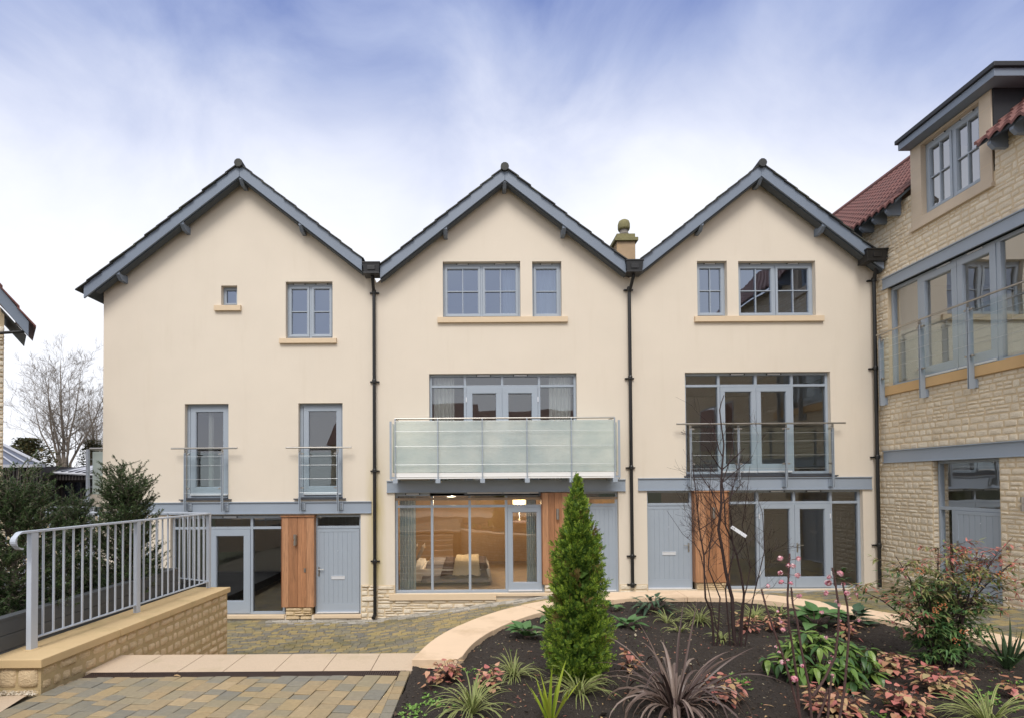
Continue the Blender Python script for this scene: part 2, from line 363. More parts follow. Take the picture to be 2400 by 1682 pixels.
def one_stone(mb, x0, x1, z0, z1, out, rnd, res, m):
    nx, nz = res; vs = []; W = (x1-x0)/2; H = (z1-z0)/2; cx = (x0+x1)/2; cz = (z0+z1)/2
    rr = min(W, H); sx = rnd.uniform(-.25, .25); sz = rnd.uniform(-.3, .3); off = rnd.random()*99
    for j in range(nz+1):
        for i in range(nx+1):
            u = math.sin((i/nx-.5)*math.pi); v = math.sin((j/nz-.5)*math.pi)
            f = 1-.5*rr/W*.35*abs(v)**6; g = 1-.5*rr/H*.35*abs(u)**6
            X = cx+u*W*f; Z = cz+v*H*g
            edge = max(abs(u)**8, abs(v)**6)
            nn = noise.noise(Vector((X*9+off, Z*13, off)))
            X += noise.noise(Vector((off, Z*20, X*20)))*.006; Z += noise.noise(Vector((X*20, off, Z*20)))*.006
            d = out*(1-edge)*(1+.35*nn+sx*u*.6+sz*v*.6) - .004*edge
            vs.append((X, d, Z))
    mb.add(vs, [(j*(nx+1)+i, j*(nx+1)+i+1, (j+1)*(nx+1)+i+1, (j+1)*(nx+1)+i) for j in range(nz) for i in range(nx)], m)

# wall with holes: vertical strips between piecewise-linear bottom and top
def holed_wall(mb, xs_top, zbot, holes, d0, d1, m=0):
    """xs_top: [(s, ztop)...]; zbot: function or constant; holes (s0,s1,z0,z1)"""
    zb = zbot if callable(zbot) else (lambda s: zbot)
    def top(s):
        for (a, za), (b, zb_) in zip(xs_top, xs_top[1:]):
            if a-1e-9 <= s <= b+1e-9: return za+(zb_-za)*(s-a)/(b-a)
    sL, sR = xs_top[0][0], xs_top[-1][0]
    bps = sorted({sL, sR, *[p[0] for p in xs_top], *[min(max(v, sL), sR) for h in holes for v in h[:2]]})
    for a, b in zip(bps, bps[1:]):
        if b-a < 1e-5: continue
        mid = (a+b)/2; hs = sorted([h for h in holes if h[0] < mid < h[1]], key=lambda h: h[2])
        segs = []; cur = (zb(a), zb(b))
        for h in hs:
            if h[2] > max(cur)+1e-6: segs.append((cur, (h[2], h[2])))
            cur = (h[3], h[3])
        segs.append((cur, (top(a), top(b))))
        for (l0, r0), (l1, r1) in segs:
            for d in (d0, d1): mb.add([(a, d, l0), (b, d, r0), (b, d, r1), (a, d, l1)], [(0, 1, 2, 3)], m)
        mb.add([(a, d0, top(a)), (b, d0, top(b)), (b, d1, top(b)), (a, d1, top(a))], [(0, 1, 2, 3)], m)
    for h in holes:
        s0, s1, z0, z1 = h[:4]
        if z0 < min(zb(s0), zb(s1)): z0 = min(zb(s0), zb(s1))
        mb.add([(s0, d0, z0), (s0, d1, z0), (s0, d1, z1), (s0, d0, z1)], [(0, 1, 2, 3)], m)
        mb.add([(s1, d0, z0), (s1, d1, z0), (s1, d1, z1), (s1, d0, z1)], [(0, 1, 2, 3)], m)
        mb.add([(s0, d0, z1), (s0, d1, z1), (s1, d1, z1), (s1, d0, z1)], [(0, 1, 2, 3)], m)
        mb.add([(s0, d0, z0), (s0, d1, z0), (s1, d1, z0), (s1, d0, z0)], [(0, 1, 2, 3)], m)
    for s, in ((sL,), (sR,)):
        mb.add([(s, d0, zb(s)), (s, d1, zb(s)), (s, d1, top(s)), (s, d0, top(s))], [(0, 1, 2, 3)], m)

# ------------------------------------------------------------------ joinery
def rim(mb, s0, s1, z0, z1, w, d0, d1, wb=None, wt=None):
    wb = w if wb is None else wb; wt = w if wt is None else wt
    if wt > 0: mb.box(s0, s1, d0, d1, z1-wt, z1)
    if wb > 0: mb.box(s0, s1, d0, d1, z0, z0+wb)
    mb.box(s0, s0+w, d0, d1, z0+wb, z1-wt); mb.box(s1-w, s1, d0, d1, z0+wb, z1-wt)
def pane(T, parent, s0, s1, z0, z1, d, glass='glass'):
    mb = MB(T); mb.add([(s0, d, z0), (s1, d, z0), (s1, d, z1), (s0, d, z1)], [(0, 1, 2, 3)])
    return mb.build('pane', M[glass], parent, recalc=False)
def casement_window(T, parent, s0, s1, z0, z1, rec=.13, leaves=2, cols=2, rows=2, fw=.045, glass='glass_up', vent=True, label=None):
    mb = MB(T); rim(mb, s0, s1, z0, z1, fw, -rec-.08, -rec+.0, wt=fw+.035)
    if leaves == 2: mb.box((s0+s1)/2-.025, (s0+s1)/2+.025, -rec-.08, -rec+.002, z0+fw, z1-fw-.035)
    w = mb.build('window', M['paint'], parent, bevel=.004)
    if label: w['label'] = label
    ss = [s0+fw, s1-fw] if leaves == 1 else [s0+fw, (s0+s1)/2-.025, (s0+s1)/2+.025, s1-fw]
    for k in range(leaves):
        a, b = ss[2*k]+.004, ss[2*k+1]-.004; c, d = z0+fw+.004, z1-fw-.039
        mb = MB(T); rim(mb, a, b, c, d, .05, -rec-.05, -rec+.018, wb=.058)
        rim(mb, a+.05, b-.05, c+.058, d-.05, .012, -rec-.05, -rec+.004)
        for i in range(1, cols):
            x = a+.05+(b-a-.1)*i/cols; mb.box(x-.011, x+.011, -rec-.045, -rec+.008, c+.058, d-.05)
        for i in range(1, rows):
            z = c+.058+(d-c-.108)*i/rows; mb.box(a+.05, b-.05, -rec-.045, -rec+.010, z-.012, z+.012)
        mb.build('casement', M['paint'], w, bevel=.003)
        if vent:
            mb = MB(T); m_ = (a+b)/2; mb.box(m_-.13, m_+.13, -rec+.002, -rec+.022, z1-.032, z1-.014); mb.build('trickle_vent', M['alu'], w)
            mb = MB(T); [mb.box(x-.01, x+.01, -rec+.002, -rec+.026, z1-.034, z1-.012) for x in (m_-.14, m_+.14)]; mb.build('vent_cap', M['black'], w)
    pane(T, w, s0+fw, s1-fw, z0+fw, z1-fw, -rec-.03, glass)
    return w
def glazed_screen(T, parent, s0, s1, z0, z1, rec, mull, trans, fw=.06, bw=.06, wt=.07, holes_for=(), glass='glass', wb=None, vents=()):
    """frame with full-height mullions at 'mull' and one transom; 'holes_for' are leaf intervals where no bottom rail runs"""
    mb = MB(T); rim(mb, s0, s1, z0, z1, fw, -rec-.09, -rec, wt=wt, wb=wb if wb is not None else fw)
    for x in mull: mb.box(x-bw/2, x+bw/2, -rec-.088, -rec+.002, z0+.02, z1-wt)
    xs = [s0+fw]+[v for x in mull for v in (x-bw/2, x+bw/2)]+[s1-fw]
    for a, b in zip(xs[::2], xs[1::2]):
        mb.box(a, b, -rec-.086, -rec+.004, trans-.03, trans+.03)
    w = mb.build('glazed_screen', M['paint'], parent, bevel=.004)
    pane(T, w, s0+fw, s1-fw, z0+.05, z1-wt, -rec-.05, glass)
    for x in vents:
        mb = MB(T); mb.box(x-.16, x+.16, -rec+.004, -rec+.022, z1-.045, z1-.022); mb.build('trickle_vent', M['alu'], w)
        mb = MB(T); [mb.box(q-.012, q+.012, -rec+.004, -rec+.028, z1-.05, z1-.018) for q in (x-.17, x+.17)]; mb.build('vent_cap', M['black'], w)
    return w
def glazed_door(T, parent, s0, s1, z0, z1, rec, st=.1, bot=.2, handle=0, glass='glass', hz=None, threshold=True, hinge=0):
    mb = MB(T); rim(mb, s0+.004, s1-.004, z0+.01, z1-.004, st, -rec-.06, -rec+.016, wb=bot)
    rim(mb, s0+st, s1-st, z0+bot+.01, z1-st, .014, -rec-.05, -rec+.004)
    d = mb.build('glazed_door', M['paint'], parent, bevel=.004)
    if threshold:
        mb = MB(T); mb.box(s0+.01, s1-.01, -rec+.016, -rec+.045, z0+.012, z0+.05); mb.build('weather_bar', M['alu'], d)
    hz = z0+1.0 if hz is None else hz
    if handle: door_handle(T, d, s0+.05 if handle < 0 else s1-.05, hz, -rec+.016, -handle)
    if hinge:
        x = s1-.0 if hinge > 0 else s0
        mb = MB(T); [mb.box(x-.012, x+.012, -rec+.01, -rec+.03, z-.06, z+.06) for z in (z0+.35, z1-.3)]; mb.build('hinge', M['alu'], d)
    return d
def door_handle(T, parent, s, z, d, sgn):
    mb = MB(T); mb.box(s-.018, s+.018, d, d+.008, z-.14, z+.08)
    mb.tube([(s, d, z+.03), (s, d+.05, z+.03), (s+sgn*.13, d+.052, z+.03)], .009, 8); mb.box(s-.01, s+.01, d+.008, d+.016, z-.1, z-.06)
    mb.build('handle', M['steel'], parent)
def boarded_door(T, parent, s0, s1, z0, z1, rec, handle=-1, letter=True, letter_z=None, boards=8, spy=True):
    mb = MB(T); n = boards; e = .07
    rim(mb, s0+.004, s1-.004, z0+.03, z1-.004, e, -rec-.05, -rec+.014, wb=.2)
    a, b = s0+e, s1-e; w = (b-a)/n
    for i in range(n):
        mb.box(a+i*w+.002, a+(i+1)*w-.002, -rec-.04, -rec+.008, z0+.23, z1-e-.002)
    mb.box(a, b, -rec-.045, -rec+.001, z0+.2, z1-e)
    d = mb.build('front_door', M['paint'], parent, bevel=.003)
    mb = MB(T); mb.box(s0+.01, s1-.01, -rec-.02, -rec+.05, z0+.0, z0+.032); mb.build('weather_bar', M['alu'], d)
    if letter:
        zz = letter_z or z0+.86; c = (s0+s1)/2
        mb = MB(T); rim(mb, c-.165, c+.165, zz-.04, zz+.04, .012, -rec+.008, -rec+.022); mb.box(c-.15, c+.15, -rec+.008, -rec+.016, zz-.026, zz+.026); mb.build('letterbox', M['alu'], d)
    if handle: door_handle(T, d, s0+.06 if handle < 0 else s1-.06, z0+1.03, -rec+.014, -handle)
    if spy:
        mb = MB(T); c = (s0+s1)/2; mb.tube([(c, -rec+.008, z0+1.5), (c, -rec+.016, z0+1.5)], .008, 8); mb.build('spyhole', M['alu'], d)
    return d
def fanlight(T, parent, s0, s1, z0, z1, ztop, rec):
    """frame of a front door with its glazed light above: z0 floor, z1 leaf top, ztop head"""
    mb = MB(T); rim(mb, s0, s1, z0, ztop, .05, -rec-.09, -rec, wb=0, wt=.05)
    mb.box(s0+.05, s1-.05, -rec-.088, -rec+.003, z1, z1+.065)
    f = mb.build('door_frame', M['paint'], parent, bevel=.004)
    pane(T, f, s0+.05, s1-.05, z1+.065, ztop-.05, -rec-.04)
    return f
def cedar_panel(T, parent, s0, s1, z0, z1, d=.06, n=4, seed=0, back=-.3, cap=True):
    rnd = random.Random(seed); mb = MB(T); x = s0; ws = [rnd.uniform(.8, 1.2) for _ in range(n)]; t = sum(ws)
    for w in ws:
        b = x+(s1-s0)*w/t; mb.box(x+.002, b-.002, back, d-rnd.uniform(0, .004), z0, z1); x = b
    if cap: mb.box(s0-.03, s1+.03, back, d+.03, z1, z1+.03); 
    mb.box(s0-.018, s0-.002, back, d+.006, z0, z1); mb.box(s1+.002, s1+.018, back, d+.006, z0, z1)
    return mb.build('cedar_panel', M['cedar'], parent, bevel=.003)
def wall_light(T, parent, s, z, d):
    w = MB(T); w.box(s-.035, s+.035, d, d+.02, z-.12, z+.12); o = w.build('wall_light', M['steel'], parent, bevel=.003)
    w = MB(T); w.tube([(s, d+.055, z-.13), (s, d+.055, z-.02)], .034, 14); w.tube([(s, d+.055, z+.02), (s, d+.055, z+.13)], .034, 14); w.tube([(s, d+.055, z-.02), (s, d+.055, z+.02)], .02, 12)
    w.build('light_tube', M['steel'], o, smooth=False)
def sill(T, parent, s0, s1, z0, z1, out=.07, mname='sill', back=-.13, name='sill'):
    mb = MB(T)
    mb.prism([(-.0, 0)], 0, 1) if False else None
    prof = [(back, z1+.012), (back, z0), (out, z0), (out, z1-.012)]
    vs = []
    for s in (s0, s1):
        for d, z in prof: vs.append((s, d, z))
    mb.add(vs, [(0, 1, 2, 3), (7, 6, 5, 4), (0, 4, 5, 1), (1, 5, 6, 2), (2, 6, 7, 3), (3, 7, 4, 0)])
    return mb.build(name, M[mname], parent, bevel=.004)
def ibeam(T, parent, s0, s1, z0, z1, out=.045, lip=.03):
    mb = MB(T); t = .022
    mb.box(s0, s1, -.12, out, z0, z0+t); mb.box(s0, s1, -.12, out, z1-t, z1); mb.box(s0+.002, s1-.002, -.11, out-lip, z0+t, z1-t)
    return mb.build('steel_beam', M['paint_beam'], parent, bevel=.002)
def downpipe(T, parent, s_top, z_top, s_bot, z_bot, zb, brs, hop=True, hop_rect=None, dd=.1, shoe=True):
    """cast iron downpipe with sockets"""
    mb = MB(T); r = .042
    o0 = hop_rect
    pts = [(s_top, dd+.17, z_top), (s_top, dd+.17, z_top-.09), (s_bot, dd, z_top-.42), (s_bot, dd, zb)]
    mb.tube(pts, [.038, .038, .04, .04], 14)
    dp = mb.build('downpipe', M['black'], parent, smooth=False)
    for z in brs:
        m2 = MB(T); m2.tube([(s_bot, dd, z-.055), (s_bot, dd, z-.03), (s_bot, dd, z+.03), (s_bot, dd, z+.055)], [.044, .054, .054, .044], 14)
        m2.box(s_bot-.11, s_bot+.11, .0, .02+dd*.3, z-.016, z+.016); m2.build('pipe_bracket', M['black'], dp)
    if shoe:
        m2 = MB(T); m2.tube([(s_bot, dd, zb+.05), (s_bot, dd+.0, zb+.0), (s_bot-.02, dd+.1, zb-.05)], .046, 12); m2.build('pipe_shoe', M['black'], dp)
    s0, s1, z0, z1 = hop_rect
    m2 = MB(T); f, b = dd+.17+.17, dd+.17-.17; e = .025
    vs = [(s0+e, b, z0), (s1-e, b, z0), (s1-e, f-e, z0), (s0+e, f-e, z0), (s0, b, z1), (s1, b, z1), (s1, f, z1), (s0, f, z1)]
    m2.add(vs, [(0, 3, 2, 1), (4, 5, 6, 7), (0, 1, 5, 4), (1, 2, 6, 5), (2, 3, 7, 6), (3, 0, 4, 7)])
    m2.box(s0-.012, s1+.012, b, f+.012, z1-.025, z1+.01); m2.box(s0+.01, s1-.01, b, f-.01, z0-.006, z0+.03)
    m2.box((s0+s1)/2-.09, (s0+s1)/2+.09, f-.01, f+.002, z0+.08, z1-.08)
    m2.build('rainwater_hopper', M['black'], dp, bevel=.004)
    return dp
def juliet(T, parent, s0, s1, posts, z_post0, z_rail, rail0, rail1, wires, glass_z, d=.16, beam_d=.04, name='juliet_balcony', plate=(.03, .04)):
    mb = MB(T); mb.tube([(rail0, d+.03, z_rail), (rail1, d+.03, z_rail)], .021, 12)
    h = mb.build(name, M['steel'], parent)
    for s in posts:
        mb = MB(T); mb.box(s-.006, s+.006, d-plate[0], d+plate[1], z_post0, z_rail-.11); mb.box(s-.03, s+.03, d-.036, d-.03, z_post0+.03, z_rail-.2) if False else None
        mb.box(s-.022, s+.022, d+.028, d+.04, z_post0, z_rail-.11)
        mb.box(s-.02, s+.09, beam_d-.03, beam_d+.008, z_post0+.02, z_post0+.19); mb.box(s-.0045, s+.0045, beam_d+.002, d-.001, z_post0+.022, z_post0+.188)
        mb.build('post', M['paint'], h)
        mb = MB(T)
        for q in (-.014, .014): mb.box(s+q-.004, s+q+.004, d+.005, d+.03, z_rail-.16, z_rail)
        for z in (z_post0+.07, z_post0+.15): mb.tube([(s+.06, beam_d+.008, z), (s+.06, beam_d+.02, z)], .011, 8)
        for z in (z_rail-.07, z_rail-.13): mb.tube([(s, d-.03, z), (s, d+.055, z)], .012, 8)
        mb.build('rail_bracket', M['steel'], h)
    for z in wires:
        mb = MB(T); mb.tube([(posts[0], d+.043, z), (posts[-1], d+.043, z)], .0035, 6); mb.build('tension_wire', M['wire'], h)
    for a, b in zip(posts, posts[1:]):
        mb = MB(T); mb.box(a+.035, b-.035, d-.008, d+.004, glass_z[0], glass_z[1]); mb.build('glass_panel', M['clear_glass'], h)
        mb = MB(T)
        for s, q in ((a, 1), (b, -1)):
            for z in (glass_z[0]+.14, glass_z[1]-.05):
                mb.box(s, s+q*.085, d-.012, d+.012, z-.02, z+.02); mb.tube([(s+q*.075, d-.02, z), (s+q*.075, d+.022, z)], .02, 10)
        mb.build('glass_clamp', M['steel'], h)
    return h
def curtain(T, parent, s0, s1, z0, z1, d, m, n=9, amp=.035, flare=0, seed=0, name='curtain'):
    rnd = random.Random(seed); mb = MB(T); K = n*6; rows = 8; vs = []
    for j in range(rows+1):
        v = j/rows
        for i in range(K+1):
            u = i/K; s = s0+(s1-s0)*u; s += flare*(1-v)*(u-.0)
            vs.append((s, d+amp*math.sin(u*n*2*math.pi+.5*math.sin(u*5+seed)), z0+(z1-z0)*v))
    mb.add(vs, [(j*(K+1)+i, j*(K+1)+i+1, (j+1)*(K+1)+i+1, (j+1)*(K+1)+i) for j in range(rows) for i in range(K)])
    return mb.build(name, m, parent, smooth=True, recalc=False)
def room(T, parent, s0, s1, z0, z1, depth=4.5, near=-.32, wall='room', floor='wood_floor', back_wall=None):
    mb = MB(T)
    q = lambda *p: mb.add(list(p), [(0, 1, 2, 3)])
    n, f = near, -depth
    q((s0, f, z0), (s1, f, z0), (s1, f, z1), (s0, f, z1)); q((s0, n, z0), (s0, f, z0), (s0, f, z1), (s0, n, z1)); q((s1, n, z0), (s1, f, z0), (s1, f, z1), (s1, n, z1)); q((s0, n, z1), (s1, n, z1), (s1, f, z1), (s0, f, z1))
    w = mb.build('room_lining', M[wall], parent, recalc=False)
    mb = MB(T); mb.box(s0, s1, f, -.09, z0-.06, z0+.0); mb.build('room_floor', M[floor], parent)
    return w

# ------------------------------------------------------------------ gabled roofs
TH = .785            # roof rise per run
def gable_roof(parent, xa, za, xl, xr, Y0, Y1, left_open=True, purl=(), seed=3, end_l=0, end_r=0):
    """xa,za: apex of the barge board's top edge on plane Y0; xl,xr: x of lower ends; a barge is .23 deep vertically"""
    mb = MB(); bd = .295; t = .045
    zl = za-(xa-xl)*TH; zr = za-(xr-xa)*TH
    bl = MB(); bl.add([(xl, Y0, zl), (xa, Y0, za), (xa, Y0, za-bd), (xl, Y0, zl-bd), (xl, Y0+t, zl), (xa, Y0+t, za), (xa, Y0+t, za-bd), (xl, Y0+t, zl-bd)],
           [(0, 1, 2, 3), (4, 7, 6, 5), (0, 4, 5, 1), (3, 2, 6, 7), (0, 3, 7, 4), (1, 5, 6, 2)])
    bl.build('barge_board', M['paint_barge'], parent, bevel=.003)
    br = MB(); g = .004; br.add([(xr, Y0, zr), (xa+g, Y0, za), (xa+g, Y0, za-bd), (xr, Y0, zr-bd), (xr, Y0+t, zr), (xa+g, Y0+t, za), (xa+g, Y0+t, za-bd), (xr, Y0+t, zr-bd)],
           [(0, 1, 2, 3), (4, 7, 6, 5), (0, 4, 5, 1), (3, 2, 6, 7), (0, 3, 7, 4), (1, 5, 6, 2)])
    br.build('barge_board', M['paint_barge'], parent, bevel=.003)
    # soffit, roof deck
    sf = MB(); s_ = .06
    for a, b, za_, zb_ in ((xl, xa, zl, za), (xr, xa, zr, za)):
        sf.add([(a, Y0+t, za_-bd+s_+.02), (b, Y0+t, zb_-bd+s_+.02), (b, Y1, zb_-bd+s_+.02), (a, Y1, za_-bd+s_+.02), (a, Y0+t, za_-.012), (b, Y0+t, zb_-.012), (b, Y1, zb_-.012), (a, Y1, za_-.012)],
               [(0, 1, 2, 3), (4, 5, 6, 7), (0, 4, 5, 1), (1, 5, 6, 2), (2, 6, 7, 3), (3, 7, 4, 0)])
    # bead moulding under the barge
    for a, b, za_, zb_ in ((xl+.25*(left_open is True), xa, zl-.25*TH*0+(.25*TH if left_open else 0), za), (xr, xa, zr, za)):
        sf.add([(a, Y0+.05, za_-bd-.035), (b, Y0+.05, zb_-bd-.035), (b, Y0+.2, zb_-bd-.05), (a, Y0+.2, za_-bd-.05), (a, Y0+.05, za_-bd+.03), (b, Y0+.05, zb_-bd+.03), (b, Y0+.2, zb_-bd+.03), (a, Y0+.2, za_-bd+.03)],
               [(0, 1, 2, 3), (4, 5, 6, 7), (0, 4, 5, 1), (1, 5, 6, 2), (2, 6, 7, 3), (3, 7, 4, 0)])
    sf.build('soffit', M['soffit'], parent)
    rnd = random.Random(seed)
    # slates: verge course as real overlapping pieces, rest of the slope as a stepped sheet
    rf = MB(); ov = .05
    for sgn, xe, xend in ((-1, xl, xl-(.12 if left_open else -.0)), (1, xr, xr)):
        ln = abs(xend-xa); n = int(ln/.26); st = ln/n
        for i in range(n):
            a = xa+sgn*i*st; b = xa+sgn*((i+1)*st+.05)
            za1 = za-abs(a-xa)*TH; zb1 = za-abs(b-xa)*TH
            lift = .034+rnd.uniform(-.004, .005); th = .024
            jit = rnd.uniform(-.015, .015)
            zz = [za1+.012, zb1+lift, zb1+lift-th, za1-.02]
            rf.add([(a, Y0-ov+jit, zz[0]), (b, Y0-ov+jit, zz[1]), (b, Y0-ov+jit, zz[2]), (a, Y0-ov+jit, zz[3]),
                    (a, Y1, zz[0]), (b, Y1, zz[1]), (b, Y1, zz[2]), (a, Y1, zz[3])], [(0, 1, 2, 3), (4, 7, 6, 5), (0, 4, 5, 1), (1, 5, 6, 2), (2, 6, 7, 3), (3, 7, 4, 0)])
    rf.build('roof', M['slate'], parent)
    rt = MB(); y = Y0-.07; k = 0
    while y < Y1:
        e = min(y+.44, Y1); h = .012*(k == 0)
        rt.tube([(xa, y, za-.018+h), (xa, e, za-.018)], [.088+h, .078], 10)
        y = e; k += 1
    rt.build('ridge_tile', M['slate'], parent, smooth=False)
    for px in purl:     # projecting purlin ends
        zt = za-abs(px-xa)*TH-bd+.03
        mb = MB(); w = .045
        mb.prism([(Y0+.03, zt), (Y0+.03, zt-.07), (Y0+.14, zt-.17), (YF, zt-.18), (YF, zt)], px-w, px+w, axis='x')
        mb.build('purlin_end', M['paint_barge'], parent, bevel=.004)
    return zl, zr

# ================================================================== GROUND
def low(x, y=12.5):
    """height of the lower court: sunk in front of the left house, ramping up to the right"""
    if x < -2.5: z = -1.44
    elif x < 1.9: z = -1.44+(x+2.5)/4.4*.58
    else: z = -.86+min(x-1.9, 2)*.015
    if x > 4.5: z += min((x-4.5)/5, 1.1)*max(0, min(1, (13.2-y)/2.6))*.31
    return z
g = MB(); S = 600
g.add([(-S, -S, -2.3), (S, -S, -2.3), (S, S, -2.3), (-S, S, -2.3)], [(0, 1, 2, 3)])
struct(g.build('ground', M['grass'], recalc=False))
g = MB(); K = 60; J = 30; X0_, X1_, Y0_, Y1_ = -10.5, 12.0, -3.0, 13.4
vs = [(X0_+(X1_-X0_)*i/K, Y0_+(Y1_-Y0_)*j/J, low(X0_+(X1_-X0_)*i/K, Y0_+(Y1_-Y0_)*j/J)-.022) for j in range(J+1) for i in range(K+1)]
g.add(vs, [(j*(K+1)+i, j*(K+1)+i+1, (j+1)*(K+1)+i+1, (j+1)*(K+1)+i) for j in range(J) for i in range(K)])
struct(g.build('lower_court_bed', M['joint'], recalc=False))

def pavers(mb, inside, org, ang, L0, L1, W0, W1, w, lens, hf, seed, th=.012, gap=.006, m=0, bond=False, mf=None, cf=None):
    rnd = random.Random(seed); ca, sa = math.cos(ang), math.sin(ang)
    def P(u, v): return (org[0]+u*ca-v*sa, org[1]+u*sa+v*ca)
    v = W0
    r = 0
    while v < W1:
        u = L0+(rnd.uniform(-.1, 0) if not bond else -(r % 2)*lens[0]/2)
        while u < L1:
            l = rnd.choice(lens)
            cx_, cy_ = P(u+l/2, v+w/2)
            if inside(cx_, cy_):
                e = .006; a0, a1, b0, b1 = u+gap/2, u+l-gap/2, v+gap/2, v+w-gap/2; t = rnd.uniform(-.002, .002)
                tx, ty = rnd.uniform(-.004, .004), rnd.uniform(-.004, .004)
                vs = []
                for (uu, vv, dz) in ((a0, b0, -th), (a1, b0, -th), (a1, b1, -th), (a0, b1, -th), (a0, b0, -e*.6), (a1, b0, -e*.6), (a1, b1, -e*.6), (a0, b1, -e*.6), (a0+e, b0+e, 0), (a1-e, b0+e, 0), (a1-e, b1-e, 0), (a0+e, b1-e, 0)):
                    x, y = P(uu, vv)
                    if cf: x, y = cf(x, y)
                    vs.append((x, y, hf(x, y)+dz+t+tx*(uu-a0)/l+ty*(vv-b0)/w))
                f = [(8, 9, 10, 11)]
                for k in range(4):
                    k2 = (k+1) % 4; f += [(4+k, 4+k2, 8+k2, 8+k), (k, k2, 4+k2, 4+k)]
                mb.add(vs, f, mf(cx_, cy_, rnd) if mf else m)
            u += l
        v += w; r += 1
# edges measured on the photo
KOUT = [onZ(x, y, .08) for x, y in ((965.5, 1545), (1004.5, 1503), (1050, 1475.4), (1116, 1445.8), (1196, 1421), (1286.8, 1404), (1360, 1392.5), (1437, 1385.8), (1530, 1383.2), (1628, 1383), (1700, 1384.5), (1774, 1388.6), (1844, 1396), (1913.6, 1406), (2028, 1425.5), (2150, 1446.5), (2262, 1468), (2400, 1498))]
def resample(pts, n):
    d = [0]
    for a, b in zip(pts, pts[1:]): d.append(d[-1]+math.dist(a, b))
    out = []
    for i in range(n+1):
        t = d[-1]*i/n
        k = max(j for j in range(len(d)) if d[j] <= t+1e-9); k = min(k, len(pts)-2)
        f = (t-d[k])/(d[k+1]-d[k]); out.append((pts[k][0]+(pts[k+1][0]-pts[k][0])*f, pts[k][1]+(pts[k+1][1]-pts[k][1])*f))
    return out
def smooth(pts, it=6):
    for _ in range(it):
        pts = [pts[0]]+[((a[0]+2*b[0]+c[0])/4, (a[1]+2*b[1]+c[1])/4) for a, b, c in zip(pts, pts[1:], pts[2:])]+[pts[-1]]
    return pts
ko = KOUT + [(KOUT[-1][0]+.9, KOUT[-1][1]-1.0), (KOUT[-1][0]+1.2, KOUT[-1][1]-2.4)]
ko = smooth(resample(ko, 120), 10)
KW = .47
def offset(pts, w):
    out = []
    for i, p in enumerate(pts):
        a = pts[max(i-1, 0)]; b = pts[min(i+1, len(pts)-1)]; t = Vector((b[0]-a[0], b[1]-a[1])).normalized()
        out.append((p[0]+t.y*w, p[1]-t.x*w))
    return out
ki = offset(ko, KW)
ki[0] = (onZ(1071, 1545, .08)[0], ko[0][1]); ki[1] = ((ki[0][0]+ki[2][0])/2, (ki[0][1]+ki[2][1])/2)

# planter coping and its retaining wall
kerb = thing('planter_kerb', 'curved peach sandstone coping with slab joints edging the soil bed', 'kerb', (ko[0][0], ko[0][1], 0))
nseg = 9; n_ = len(ko)-1
for k in range(nseg):
    a, b_ = int(n_*k/nseg), int(n_*(k+1)/nseg); mb = MB(); zt, zb_ = .08, .005
    idx = list(range(a, b_+1)); vs = []
    dz = random.Random(k).uniform(-.003, .003)
    for i in idx:
        o, q = Vector(ko[i]), Vector(ki[i])
        if i == a and k: o = o.lerp(Vector(ko[i+1]), .07); q = q.lerp(Vector(ki[i+1]), .07)
        vs += [(o.x, o.y, zb_), (o.x, o.y, zt+dz), (q.x, q.y, zt+dz), (q.x, q.y, zb_)]
    fs = []
    for i in range(len(idx)-1):
        for j in range(4): fs.append((i*4+j, i*4+(j+1) % 4, (i+1)*4+(j+1) % 4, (i+1)*4+j))
    fs += [(0, 1, 2, 3), (len(vs)-1, len(vs)-2, len(vs)-3, len(vs)-4)]
    mb.add(vs, fs); mb.build('coping_slab', M['kerb'], kerb, bevel=.006)
mb = MB()
oi, ii = offset(ko, .04), offset(ko, KW-.05)
for i in range(len(ko)-1):
    mb.add([(*oi[i], -1.6), (*oi[i+1], -1.6), (*oi[i+1], .005), (*oi[i], .005), (*ii[i], -1.6), (*ii[i+1], -1.6), (*ii[i+1], .005), (*ii[i], .005)], [(0, 1, 2, 3), (4, 5, 6, 7), (3, 2, 6, 7)])
mb.build('retaining_wall', M['mortar'], kerb, recalc=False)
mb = MB()
acc = [0]
for p, q in zip(oi, oi[1:]): acc.append(acc[-1]+math.dist(p, q))
def TK(s, d, z):
    k = max(j for j in range(len(acc)) if acc[j] <= s+1e-9); k = min(k, len(oi)-2); f = (s-acc[k])/(acc[k+1]-acc[k])
    p = Vector(oi[k]).lerp(Vector(oi[k+1]), f); t = (Vector(oi[k+1])-Vector(oi[k])).normalized()
    return (p.x-t.y*d, p.y+t.x*d, z)
mb.T = TK; stones(mb, 0, acc[-1], -1.5, 0, seed=9, res=(3, 3)); mb.build('stone_facing', M['stone'], kerb)

